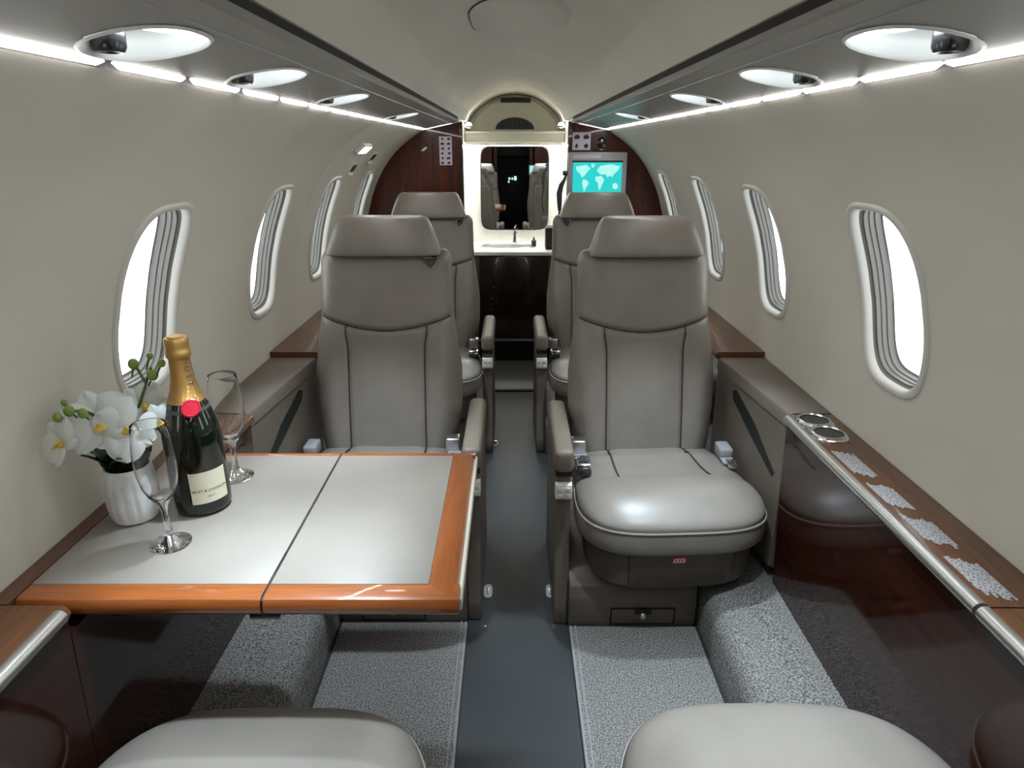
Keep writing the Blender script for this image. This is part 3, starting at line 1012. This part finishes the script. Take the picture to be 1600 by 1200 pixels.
for a, b_ in ((x0, xs - 0.0018), (xs + 0.0018, x1)):
    lf = MB().box(a, b_ - (bw_r if b_ == x1 else 0), y0 + bw_n, y1 - bw_f, ZT - 0.028, ZT + 0.0008, 0.0012).build('leaf', 'table_leather', tb)
    MB().prism(edge_prof(bw_n, -1, y0 + bw_n), 'x', a, b_).build('near_edge', 'wood_table_x', lf, 40)
    MB().prism(edge_prof(bw_f, 1, y1 - bw_f), 'x', a, b_).build('far_edge', 'wood_table_x', lf, 40)
    if b_ == x1:
        MB().prism(edge_prof(bw_r, 1, b_ - bw_r), 'y', y0 + bw_n * 0.35, y1 - bw_f * 0.35).build('aisle_edge', 'wood_table_y', lf, 40)
        MB().box(b_ - 0.002, b_ + 0.004, y0 + 0.01, y1 - 0.008, ZT - 0.024, ZT - 0.006, 0.002).build('edge_strip', 'cream_metal', lf)
MB().box(xs - 0.0017, xs + 0.0017, y0 + 0.003, y1 - 0.002, ZT - 0.027, ZT - 0.003).build('hinge_gap', 'dark_gap', tb, 0)
for yy in (y0 + 0.012, 0.0, y1 - 0.02):
    MB().box(xs - 0.02, xs + 0.02, yy - 0.008, yy + 0.008, ZT - 0.034, ZT - 0.027, 0.002).build('hinge', 'dark_chrome', tb)
# folding support bracket under the table
for yy in (y0 + 0.05, y1 - 0.07):
    MB().prism([(x0 + 0.085, ZT - 0.036), (xs + 0.02, ZT - 0.036), (xs + 0.02, ZT - 0.046), (x0 + 0.085, ZT - 0.066)], 'y', yy, yy + 0.022, 0.002).build('support_arm', 'mahogany_dark', tb)
MB().box(x0 + 0.085, xs + 0.02, y0 + 0.03, y1 - 0.03, ZT - 0.036, ZT - 0.0285).build('subframe', 'mahogany_dark', tb, 0)

# ------------------------------------------------------------------ seats
CN = 3.5      # plan exponent of the cushion


def c_hw(y):     # cushion half width, wider at the front (-y)
    return 0.214 - 0.105 * y


def c_pt(s, th, infl=0.0):
    x, y = superell(1.0, 0.238, CN, th)
    y = y * s
    return x * s * (c_hw(y) + infl), y


def c_top(s, y):
    base = 0.357 + 0.023 * math.exp(-((y + 0.13) / 0.085) ** 2) - 0.006 * (y > 0.1)
    return 0.318 + (base - 0.318) * max(0.0, 1 - s ** 4.5) ** 0.5


def cushion_mesh():
    N = 96
    rs = []
    for infl, s, z in ((-0.02, 0.96, 0.256), (-0.006, 0.985, 0.257), (0.0, 1.0, 0.264), (0.002, 1.003, 0.285), (0.001, 1.0, 0.308), (-0.001, 0.992, 0.3165)):
        rs.append([(*c_pt(s, 2 * PI * j / N, infl), z) for j in range(N)])
    for s in [0.998, 0.99, 0.98, 0.965, 0.945, 0.92, 0.89, 0.85, 0.80, 0.74, 0.67, 0.59, 0.5, 0.4, 0.3, 0.2, 0.1, 0.02]:
        r = []
        for j in range(N):
            x, y = c_pt(s, 2 * PI * j / N)
            z = c_top(s, y)
            # soft dimple behind the thigh roll and seam grooves
            if y > -0.06:
                for q in (-1, 1):
                    z -= 0.006 * math.exp(-((x - q * (0.100 - 0.05 * (y - 0.2))) / 0.010) ** 2) * min(1, (y + 0.06) / 0.05)
                z -= 0.003 * math.exp(-((y + 0.045) / 0.012) ** 2)
            r.append((x, y, z))
        rs.append(r)
    return MB().rings(rs).mesh('cushion', 'leather', 60)


def s_of(x, y):
    return ((abs(x) / c_hw(y)) ** CN + (abs(y) / 0.238) ** CN) ** (1 / CN)


# backrest: lofted along a reclined spine
BZ0, BZ1 = 0.318, 0.862
LEAN = math.radians(11)
BY0 = 0.178


def b_hw(t):
    return float(np.interp(t, [0, .10, .25, .42, .58, .68, .80, .95, 1.0], [.184, .193, .201, .201, .190, .181, .178, .176, .172]))


def seam_z(x):
    return 0.657 + 0.038 * (abs(x) / 0.18) ** 1.8


def b_front(x, z, hw):
    u = abs(x) / hw
    t = (z - BZ0) / (BZ1 - BZ0)
    d = 0.0
    sz = seam_z(x)
    low = 1 / (1 + math.exp(-(sz - z) / 0.004))
    d += 0.024 * math.exp(-((u - 0.78) / 0.19) ** 2) * low * math.sin(PI * min(1, max(0, (t + 0.10) / 0.78)))
    d += 0.010 * math.exp(-((t - 0.22) / 0.20) ** 2) * math.exp(-(u / 0.45) ** 2)      # lumbar swell
    d += (1 - low) * 0.008
    d -= 0.010 * math.exp(-((z - sz) / 0.0065) ** 2)
    for q in (-1, 1):
        xs_ = q * (0.103 + 0.006 * math.exp(-((t - 0.62) / 0.05) ** 2))
        d -= 0.007 * math.exp(-((x - xs_) / 0.006) ** 2) * low
    return d


def back_pt(x, dep, z):
    yy = BY0 + (z - BZ0) * math.tan(LEAN)
    return (x, yy - dep, z)


def backrest_mesh():
    rs = []
    nf = 150
    zs = list(np.linspace(BZ0, BZ1 - 0.03, 120)) + [BZ1 - 0.03 + 0.03 * math.sin(a) for a in np.linspace(0.15, PI / 2, 9)]
    for z in zs:
        t = (z - BZ0) / (BZ1 - BZ0)
        hw = b_hw(t)
        ht = 0.048
        if z > BZ1 - 0.03:
            k = math.sqrt(max(0, 1 - ((z - BZ1 + 0.03) / 0.03) ** 2))
            hw = hw - 0.018 * (1 - k)
            ht = ht - 0.026 * (1 - k)
        if z < BZ0 + 0.02:
            k = (z - BZ0) / 0.02
            ht *= 0.75 + 0.25 * k
        r = []
        for i in range(nf):
            th = -PI / 2 + PI * i / (nf - 1)
            x = hw * math.sin(th)
            dep = ht * (max(0, 1 - abs(math.sin(th)) ** 5)) ** 0.5
            w_ = min(1, dep / ht)
            r.append(back_pt(x, dep + b_front(x, z, hw) * w_, z))
        for i in range(1, 23):
            th = PI / 2 - PI * i / 23
            x = hw * math.sin(th)
            dep = -0.05 * (max(0, 1 - abs(math.sin(th)) ** 6)) ** 0.5
            r.append(back_pt(x, dep, z))
        rs.append(r)
    return MB().rings(rs).mesh('backrest', 'leather', 70)


def front_y(x, z, lift=0.0):
    t = (z - BZ0) / (BZ1 - BZ0)
    hw = b_hw(t)
    u = min(0.999, abs(x) / hw)
    dep = 0.048 * (1 - u ** 5) ** 0.5
    return back_pt(x, dep + b_front(x, z, hw) * min(1, dep / 0.048) + lift, z)


def headrest_mesh():
    rs = []
    z0, z1 = 0.854, 0.950
    nf = 64
    for k in range(25):
        a = k / 24
        ph = -PI / 2 + PI * a
        z = (z0 + z1) / 2 + (z1 - z0) / 2 * math.copysign(abs(math.sin(ph)) ** 0.75, math.sin(ph))
        t = min(1.0, max(0.0, (z - z0) / (z1 - z0)))
        hw = 0.153 - 0.036 * t ** 1.1
        sh = abs(math.cos(ph)) ** 0.42
        hw = hw - (0.020 if ph > 0 else 0.008) * (1 - sh)
        ht = 0.050 * ((0.25 + 0.75 * sh) if ph > 0 else (0.55 + 0.45 * sh))
        cen = 0.030 + 0.010 * (1 - t)
        r = []
        for i in range(nf):
            th = 2 * PI * i / nf
            x, d = superell(hw, ht, 3.6, th)
            r.append(back_pt(x, cen + d, z))
        rs.append(r)
    return MB().rings(rs).mesh('headrest', 'leather', 60)


def make_parts(sd):
    """sd = +1: aisle on local -x ; -1: aisle on local +x.  Returns list (name, mesh, parent index or None, key)"""
    P = []

    def put(name, mesh, par=None):
        P.append((name, mesh, par))
        return len(P) - 1
    ic = put('cushion', SH['cushion'])
    ib = put('backrest', SH['backrest'])
    ih = put('headrest', SH['headrest'])
    # seams on the cushion
    for q in (-1, 1):
        pts = []
        for y in np.linspace(0.155, -0.055, 12):
            x = q * (0.100 - 0.05 * (y - 0.2))
            pts.append((x, y, c_top(s_of(x, y), y) - 0.0030))
        put('seam', MB().tube(pts, 0.0026, 6).mesh('seam', 'seam'), ic)
    pts = [(*c_pt(1.0, th, 0.001), 0.3155) for th in np.linspace(PI * 0.88, 2.12 * PI, 60)]
    put('piping', MB().tube(pts, 0.0028, 6).mesh('piping', 'piping'), ic)
    # seams on the back
    for q in (-1, 1):
        pts = []
        for z in np.linspace(0.345, seam_z(0.103) - 0.004, 26):
            t = (z - BZ0) / (BZ1 - BZ0)
            pts.append(front_y(q * (0.103 + 0.006 * math.exp(-((t - 0.62) / 0.05) ** 2)), z, -0.0002))
        put('seam', MB().tube(pts, 0.0027, 6).mesh('seam', 'seam'), ib)
    pts = [front_y(x, seam_z(x), 0.0) for x in np.linspace(-0.172, 0.172, 40)]
    put('yoke_seam', MB().tube(pts, 0.0026, 6).mesh('yoke_seam', 'seam'), ib)
    # headrest shadow gap strip and support posts
    for q in (-1, 1):
        put('headrest_post', MB().tube([back_pt(q * 0.06, 0.012, 0.80), back_pt(q * 0.06, 0.020, 0.90)], 0.007, 10).mesh('headrest_post', 'steel'), ih)
    # skirt under the cushion
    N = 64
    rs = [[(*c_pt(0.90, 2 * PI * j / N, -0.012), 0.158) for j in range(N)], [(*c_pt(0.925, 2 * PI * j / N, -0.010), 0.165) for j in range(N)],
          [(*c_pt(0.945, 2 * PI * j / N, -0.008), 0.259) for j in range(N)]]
    isk = put('skirt', MB().rings(rs).mesh('skirt', 'leather_brown', 40))
    for q in (-0.115, 0.125):
        th = [t for t in np.linspace(PI, 2 * PI, 400) if abs(c_pt(0.935, t, -0.01)[0] - q) < 0.004]
        th = th[len(th) // 2]
        put('seam', MB().tube([(*c_pt(0.922, th, -0.009), 0.168), (*c_pt(0.946, th, -0.007), 0.258)], 0.0025, 6).mesh('seam', 'seam'), isk)
    xt = -0.005
    put('tag', MB().box(xt - 0.016, xt + 0.016, -0.2275, -0.2215, 0.232, 0.250, 0.001).mesh('tag', 'red_tag'), isk)
    put('tag_print', MB().box(xt - 0.013, xt + 0.013, -0.2282, -0.2272, 0.2345, 0.2445).mesh('tag_print', 'white_plastic'), isk)
    for q in (-0.008, 0.0, 0.007):
        put('tag_mark', MB().box(xt + q - 0.002, xt + q + 0.002, -0.2286, -0.2280, 0.237, 0.242).mesh('tag_mark', 'red_tag'), isk)
    # pedestal on the aisle side
    xa, xb = -0.226 * sd, 0.085 * sd
    X0, X1 = min(xa, xb), max(xa, xb)
    prof = [(-0.165, 0.0), (-0.165, 0.088), (-0.158, 0.118), (-0.142, 0.132), (-0.10, 0.156), (0.24, 0.156), (0.24, 0.0)]
    ip = put('pedestal', MB().prism(prof, 'x', X0, X1, 0.004).mesh('pedestal', 'taupe', 30))
    dx0, dx1 = (X0 + X1) / 2 - 0.075 + 0.025 * sd, (X0 + X1) / 2 + 0.075 + 0.025 * sd
    put('drawer_gap', MB().box(dx0 - 0.004, dx1 + 0.004, -0.1662, -0.160, 0.014, 0.062).mesh('drawer_gap', 'dark_gap', 0), ip)
    idr = put('drawer', MB().box(dx0, dx1, -0.1685, -0.160, 0.018, 0.058, 0.002).mesh('drawer', 'taupe', 30))
    dc = (dx0 + dx1) / 2
    put('latch', MB().box(dc - 0.020, dc + 0.020, -0.1720, -0.168, 0.046, 0.062, 0.002).mesh('latch', 'dark_gap', 0), idr)
    put('latch_button', MB().lathe([(0.009, 0), (0.009, 0.006), (0.006, 0.009), (0, 0.010)], n=18, cap1=False).xf(
        Matrix.Translation((dc, -0.168, 0.043)) @ Matrix.Rotation(PI / 2, 4, 'X')).mesh('latch_button', 'steel'), idr)
    # frame between pedestal and skirt
    put('seat_frame', MB().box(-0.15, 0.15, -0.12, 0.16, 0.150, 0.20).mesh('seat_frame', 'dark_gap', 0))
    return P, sd


def arm_parts(sd):
    """aisle armrest, for the reclined-facing seats"""
    A = []
    c = -0.243 * sd
    A.append(('armrest', MB().box(c - 0.023, c + 0.023, -0.125, 0.215, 0.405, 0.462, 0.014, 4).mesh('armrest', 'taupe_light', 40), None))
    A.append(('armrest_joint', MB().box(c - 0.019, c + 0.019, -0.112, 0.20, 0.392, 0.407).mesh('armrest_joint', 'black', 0), 0))
    A.append(('side_panel', MB().prism([(-0.105, 0.395), (-0.108, 0.34), (-0.118, 0.20), (-0.150, 0.05), (-0.150, 0.0), (0.22, 0.0), (0.22, 0.395)], 'x',
                                       c - 0.019, c + 0.0185, 0.006).mesh('side_panel', 'taupe', 40), None))
    A.append(('control_block', MB().box(c - 0.020, c + 0.020, -0.122, -0.095, 0.335, 0.374, 0.004).mesh('control_block', 'white_plastic', 30), 2))
    for i in (-1, 1):
        for k in (0, 1):
            A.append(('button', MB().box(c + i * 0.009 - 0.006, c + i * 0.009 + 0.006, -0.1245, -0.121, 0.340 + k * 0.016, 0.352 + k * 0.016, 0.0015).mesh('button', 'trim_white', 30), 2))
    # belt buckle by the armrest
    cb = -0.185 * sd
    A.append(('belt_strap', MB().box(cb - 0.018, cb + 0.018, 0.04, 0.115, 0.350, 0.357, 0.002).mesh('belt_strap', 'belt', 30), None))
    i0 = len(A) - 1
    bk = MB().box(cb - 0.021, cb + 0.021, -0.010, 0.045, 0.352, 0.372, 0.005, 3)
    A.append(('buckle', bk.mesh('buckle', 'chrome', 30), i0))
    A.append(('buckle_tongue', MB().box(cb - 0.017, cb + 0.017, -0.036, -0.012, 0.354, 0.366, 0.003).mesh('buckle_tongue', 'dark_chrome', 30), i0))
    A.append(('buckle_lever', MB().prism([(cb - 0.012, 0.0), (cb + 0.012, 0.0), (cb + 0.005, 0.036), (cb - 0.005, 0.036)], 'z', 0.371, 0.376, 0.001).mesh('buckle_lever', 'dark_grille', 30), i0))
    A.append(('belt_bracket', MB().box(cb - 0.024, cb + 0.016, 0.085, 0.125, 0.352, 0.392, 0.006, 3).mesh('belt_bracket', 'steel', 30), i0))
    # belt on the wall side
    co = 0.195 * sd
    A.append(('belt_strap', MB().box(co - 0.016, co + 0.016, 0.03, 0.115, 0.350, 0.357, 0.002).mesh('belt_strap', 'belt', 30), None))
    i1 = len(A) - 1
    A.append(('belt_end', MB().box(co - 0.017, co + 0.017, 0.060, 0.118, 0.354, 0.380, 0.006, 3).mesh('belt_end', 'belt', 30), i1))
    A.append(('belt_tongue', MB().box(co - 0.010, co + 0.012, 0.005, 0.045, 0.352, 0.362, 0.003).mesh('belt_tongue', 'chrome', 30), i1))
    return A


def hook_parts(sd):
    c = -0.125 * sd
    p = lambda dx, z: back_pt(c + dx, 0.066, z)
    m1 = MB().tube([p(-0.013, 0.850), p(-0.009, 0.836), p(0, 0.826), p(0.009, 0.836), p(0.013, 0.850)], 0.003, 8).mesh('harness_hook', 'dark_chrome')
    m2 = MB().box(c - 0.018, c + 0.018, back_pt(0, 0.069, 0.850)[1], back_pt(0, 0.050, 0.850)[1], 0.842, 0.852, 0.002).mesh('hook_plate', 'dark_chrome', 30)
    return [('harness_hook', m1, None), ('hook_plate', m2, 0)]


SH = {'cushion': cushion_mesh(), 'backrest': backrest_mesh(), 'headrest': headrest_mesh()}
PARTS = {1: make_parts(1)[0], -1: make_parts(-1)[0]}
ARMS = {1: arm_parts(1), -1: arm_parts(-1)}
HOOKS = {1: hook_parts(1), -1: hook_parts(-1)}


def seat(x, y, rz, sd, label, arms=True, hook=False, slide=1.0, swivel=0.0):
    root = empty('cabin_seat', (x, y, 0), rz)
    tag(root, label, 'seat', 'leather cabin seats')
    for L_ in [PARTS[sd]] + ([ARMS[sd]] if arms else []) + ([HOOKS[sd]] if hook else []):
        obs = []
        for name, me, par in L_:
            obs.append(link(name, me, root if par is None else obs[par]))
            if swivel and par is None and name in ('cushion', 'backrest', 'headrest', 'skirt', 'harness_hook'):
                obs[-1].rotation_euler.z = swivel
                if name in ('cushion', 'skirt'):
                    obs[-1].location.x = 0.006
            if slide != 1.0 and name in ('cushion', 'skirt'):      # seat pan slid forward
                obs[-1].scale = (1.04, slide, 1)
                obs[-1].location.y = 0.2 * (1 - slide)
    return root


seat(0.350, 1.505, 0, 1, 'grey leather cabin seat beside the cup holders facing the footwell', swivel=0.055)
seat(-0.353, 1.520, 0, -1, 'grey leather cabin seat tucked behind the folding table', hook=True)
seat(0.340, 2.49, 0, 1, 'far grey leather cabin seat in front of the map screen', hook=True, swivel=0.05)
seat(-0.350, 2.49, 0, -1, 'far grey leather cabin seat in front of the plain mahogany partition', hook=True)
seat(0.356, 0.36, PI, -1, 'nearest grey leather seat cushion opposite the cup holder side seat', arms=False, slide=1.43)
seat(-0.354, 0.36, PI, 1, 'nearest grey leather seat cushion at the near edge of the folding table', arms=False, slide=1.41)

# ------------------------------------------------------------------ things on the table
# champagne bottle
BX, BYY = -0.519, 0.958
bt = empty('champagne_bottle', (BX, BYY, ZT + 0.001), math.radians(0))
bt.scale = (0.98, 0.98, 0.94)
tag(bt, 'dark green champagne bottle with gold foil neck and red seal on the table', 'bottle')
body = [(0.036, 0.0), (0.041, 0.003), (0.0435, 0.010), (0.0438, 0.03), (0.0438, 0.120), (0.0428, 0.140), (0.0395, 0.160), (0.0335, 0.180), (0.0265, 0.198),
        (0.0205, 0.214), (0.0170, 0.230), (0.0152, 0.25), (0.0142, 0.28), (0.0140, 0.29), (0.0, 0.29)]
MB().lathe(body, n=48, cap1=False).build('glass_body', 'bottle_glass', bt, 40)
foil = [(0.0272, 0.1975), (0.0278, 0.198), (0.0218, 0.214), (0.0182, 0.230), (0.0164, 0.25), (0.0154, 0.268), (0.0158, 0.270), (0.0182, 0.273), (0.0186, 0.280), (0.0176, 0.283),
        (0.0168, 0.287), (0.0176, 0.292), (0.0176, 0.300), (0.0160, 0.3035), (0.0, 0.3045)]
MB().lathe(foil, n=48, cap0=False, cap1=False).build('foil', 'gold_foil', bt, 40)
cap_ = MB().lathe([(0.0120, 0.3040), (0.0115, 0.3058), (0.0, 0.3062)], n=24, cap0=False, cap1=False).build('cap', 'gold_foil', bt)


def brad(z):
    p = sorted([(q[1], q[0]) for q in body[:-1]])
    return float(np.interp(z, [a for a, _ in p], [b_ for _, b_ in p]))


DIR = math.radians(-90 + 44)     # direction the label faces


def on_bottle(us, zs, lift, flip=False):
    """grid wrapped on the bottle; u = arc length"""
    vs, fs = [], []
    for z in zs:
        for u in us:
            r = brad(z) + lift
            a = DIR + u / max(r, 0.015)
            vs.append((r * math.cos(a), r * math.sin(a), z))
    n = len(us)
    for i in range(len(zs) - 1):
        for j in range(n - 1):
            fs.append((i * n + j, i * n + j + 1, (i + 1) * n + j + 1, (i + 1) * n + j))
    return MB().add(vs, fs)


lb = on_bottle(np.linspace(-0.030, 0.030, 21), np.linspace(0.026, 0.083, 8), 0.0006).build('label', 'label_cream', bt, 60, recalc=False)
# lettering on the label
for txt, size, z in (('MOËT & CHANDON', 0.0062, 0.049), ('BRUT', 0.0048, 0.038)):
    vs, fs = text_mesh(txt, size)
    out = []
    for x, y_, _ in vs:
        r = brad(z) + 0.0011
        a = DIR + x / r
        out.append((r * math.cos(a), r * math.sin(a), z + y_))
    MB().add(out, fs).build('lettering', 'ink', lb, 0, recalc=False)
# collar band
on_bottle(np.linspace(-0.080, 0.080, 40), [0.183, 0.186, 0.1885], 0.0007).build('collar', 'dark_grille', bt, 60, recalc=False)
# red seal
sl = MB().lathe([(0.0135, -0.001), (0.0135, 0.0022), (0.0115, 0.0032), (0.0105, 0.0022), (0.0, 0.0026)], n=32, cap1=False)
r_ = brad(0.192) + 0.001
A_ = DIR - 0.15
nrm = Vector((math.cos(A_), math.sin(A_), 0.42)).normalized()
q = Vector((0, 0, 1)).rotation_difference(nrm).to_matrix().to_4x4()
q.translation = Vector((r_ * math.cos(A_), r_ * math.sin(A_), 0.192)) + nrm * 0.001
sl.xf(q @ Matrix.Diagonal((1.0, 1.15, 1, 1))).build('seal', 'seal_red', bt)
# vertical lettering down the foil neck
for i, ch_ in enumerate('MOËT'):
    vs, fs = text_mesh(ch_, 0.0125)
    out = []
    zc = 0.266 - i * 0.0125
    fr = lambda z: float(np.interp(z, [0.198, 0.214, 0.230, 0.25, 0.268], [0.0278, 0.0218, 0.0182, 0.0164, 0.0154])) + 0.0006
    for x, y_, _ in vs:
        z = zc - x
        r = fr(z)
        a = DIR + 0.25 + y_ / r
        out.append((r * math.cos(a), r * math.sin(a), z))
    MB().add(out, fs).build('lettering', 'ink', bt, 0, recalc=False)

# flute glasses
flute = [(0.0, 0.0), (0.030, 0.0), (0.0325, 0.0012), (0.0325, 0.0022), (0.026, 0.0042), (0.012, 0.009), (0.0075, 0.016), (0.0058, 0.028), (0.0048, 0.045), (0.0052, 0.060),
         (0.0075, 0.070), (0.0130, 0.078), (0.0210, 0.090), (0.0275, 0.106), (0.0312, 0.126), (0.0322, 0.146), (0.0308, 0.170), (0.0275, 0.195), (0.0262, 0.206), (0.0256, 0.2066), (0.0250, 0.206),
         (0.0263, 0.195), (0.0296, 0.170), (0.0310, 0.146), (0.0300, 0.126), (0.0262, 0.106), (0.0196, 0.091), (0.0110, 0.082), (0.0, 0.079)]
gm = MB().lathe(flute[1:-1], n=40, cap0=True, cap1=True).mesh('flute', 'crystal', 50)
for x, y_, lb_ in ((-0.520, 0.846, 'clear champagne flute standing in front of the bottle and vase'), (-0.505, 1.058, 'clear champagne flute standing behind the bottle')):
    g = link('champagne_flute', gm)
    g.location = (x, y_, ZT + 0.001)
    g.scale = (0.88, 0.88, 0.93)
    tag(g, lb_, 'glass', 'champagne flutes on the table')

# vase
VX, VY = -0.612, 0.925
vs_ = empty('vase', (VX, VY, ZT + 0.001))
vs_.scale = (0.94, 0.94, 0.98)
tag(vs_, 'small white marbled vase with fluted sides on the table', 'vase')
rs = []
vp = [(0.030, 0.0), (0.035, 0.002), (0.0385, 0.012), (0.0410, 0.030), (0.0415, 0.050), (0.0400, 0.068), (0.0375, 0.082), (0.0350, 0.090), (0.0335, 0.0925), (0.0315, 0.091), (0.031, 0.075), (0.0, 0.072)]
for k, (r, z) in enumerate(vp[:-1]):
    ring = []
    for j in range(96):
        a = 2 * PI * j / 96
        fl_ = 1 - 0.050 * (0.5 - 0.5 * math.cos(16 * a)) ** 2 * math.exp(-((z - 0.036) / 0.030) ** 4) * (1 if k < 8 else 0)
        ring.append((r * fl_ * math.cos(a), r * fl_ * math.sin(a), z))
    rs.append(ring)
MB().rings(rs, True, True, True).build('body', 'marble', vs_, 40)
MB().lathe([(0.031, 0.078), (0.0, 0.080)], n=24, cap0=False, cap1=False).build('soil', 'dark_gap', vs_)

# orchid spray
oc = empty('orchid_spray', (VX, VY, ZT + 0.08))
tag(oc, 'white orchid spray with green buds and dark leaves in the vase', 'flower')
CAMP = Vector(CAMO.location)
OB = Vector((VX, VY, ZT + 0.08))


def petal(L, Wd, cup, tip=0.55):
    """petal along +y in local frame, normal +z"""
    vs, fs = [], []
    nu, nv = 8, 9
    for i in range(nv):
        t = i / (nv - 1)
        hw = Wd * 0.5 * (math.sin(PI * min(1, 0.10 + t * 0.90)) ** tip)
        if t > 0.97:
            hw *= 0.35
        for j in range(nu + 1):
            u = -1 + 2 * j / nu
            z = cup * (t * t * 0.6) - 0.10 * Wd * (1 - u * u) * math.sin(PI * t) + 0.02 * L * math.sin(u * 5 + t * 4)
            vs.append((u * hw, t * L, -z))
    n = nu + 1
    for i in range(nv - 1):
        for j in range(nu):
            fs.append((i * n + j, i * n + j + 1, (i + 1) * n + j + 1, (i + 1) * n + j))
    return vs, fs


def blossom(pos, facing, size, roll=0.0, pet=True):
    """pos relative to OB"""
    facing = Vector(facing).normalized()
    up = Vector((0, 0, 1))
    xx = up.cross(facing).normalized()
    yy = facing.cross(xx)
    M = Matrix((xx, yy, facing)).transposed().to_4x4()
    M = M @ Matrix.Rotation(roll, 4, 'Z')
    M.translation = Vector(pos)
    core = MB().ellipsoid((0, -0.002, 0.004), (0.005, 0.006, 0.007)).xf(M).build('blossom', 'petal_yellow', oc)
    spec = [(0, 0.95, 0.62, 0.1), (math.radians(125), 0.92, 0.58, 0.1), (math.radians(-125), 0.92, 0.58, 0.1),
            (math.radians(68), 1.02, 1.12, 0.05), (math.radians(-68), 1.02, 1.12, 0.05)]
    for k, (ang, L, Wd, cup) in enumerate(spec):
        vs, fs = petal(size * L, size * Wd, size * cup)
        lift = Matrix.Translation((0, 0, 0.0015 if k > 2 else 0.0))
        MB().add(vs, fs).xf(M @ lift @ Matrix.Rotation(ang, 4, 'Z') @ Matrix.Rotation(math.radians(8), 4, 'X')).build('petal', 'petal', core, 60, recalc=False)
    vs, fs = petal(size * 0.42, size * 0.34, -size * 0.25)
    MB().add(vs, fs).xf(M @ Matrix.Translation((0, 0, 0.004)) @ Matrix.Rotation(PI, 4, 'Z') @ Matrix.Rotation(math.radians(40), 4, 'X')).build('lip', 'petal_yellow', core, 60, recalc=False)
    return core


toc = Vector((0.45, -1.0, 0.42))
blossom((-0.004, -0.034, 0.094), toc, 0.056, 0.25)
blossom((0.024, -0.026, 0.078), (0.45, -1.0, 0.20), 0.046, 1.9)
blossom((-0.030, -0.082, 0.086), (-0.35, -0.8, 0.30), 0.040, 0.9)
blossom((0.030, 0.026, 0.098), (0.55, -0.75, 0.45), 0.040, 0.6)
blossom((0.060, 0.004, 0.080), (0.85, -0.55, 0.15), 0.034, 0.2)
# stems
st1 = [(0, 0, -0.005), (-0.004, -0.005, 0.05), (-0.004, -0.02, 0.095), (-0.012, -0.045, 0.118), (-0.022, -0.066, 0.128)]
st2 = [(0.004, 0.004, -0.005), (0.012, 0.010, 0.05), (0.026, 0.018, 0.10), (0.040, 0.026, 0.135), (0.050, 0.030, 0.160)]
st3 = [(0.040, 0.026, 0.135), (0.030, 0.028, 0.158), (0.024, 0.030, 0.172)]
for s3 in (st1, st2, st3):
    MB().tube(s3, 0.0020, 6).build('stem', 'stem', oc)
for p, sz in (((-0.020, -0.068, 0.128), 0.0085), ((-0.028, -0.082, 0.124), 0.0070), ((-0.006, -0.062, 0.122), 0.0075), ((-0.030, -0.060, 0.137), 0.005),
              ((0.050, 0.030, 0.148), 0.0095), ((0.024, 0.030, 0.165), 0.0090), ((0.066, 0.032, 0.166), 0.0065), ((0.048, 0.036, 0.176), 0.0055)):
    MB().ellipsoid(p, (sz * 0.85, sz * 0.85, sz), 12, 8).build('bud', 'bud', oc)
    MB().tube([Vector(p) * 0.86 + Vector((0, 0, 0.004)), p], 0.0014, 5).build('stalk', 'stem', oc)
# leaves
for k_ in range(7):
    a = k_ * 2 * PI / 7 + 0.3
    vs, fs = petal(0.062, 0.044, 0.004, 0.6)
    M = Matrix.Translation((0.012 * math.cos(a), 0.012 * math.sin(a), -0.002)) @ Matrix.Rotation(a - PI / 2, 4, 'Z') @ Matrix.Rotation(math.radians(60), 4, 'X')
    MB().add(vs, fs).xf(M).build('leaf', 'leaf', oc, 60, recalc=False)
for a, L, lift in ((-2.2, 0.074, 0.060), (-1.2, 0.070, 0.055), (-0.2, 0.064, 0.058), (1.2, 0.05, 0.055), (2.6, 0.05, 0.058), (-1.7, 0.045, 0.045)):
    vs, fs = petal(L, 0.036, 0.012, 0.7)
    M = Matrix.Translation((0.006 * math.cos(a), 0.006 * math.sin(a), -0.004)) @ Matrix.Rotation(a - PI / 2, 4, 'Z') @ Matrix.Rotation(math.radians(52), 4, 'X')
    MB().add(vs, fs).xf(M).build('leaf', 'leaf', oc, 60, recalc=False)
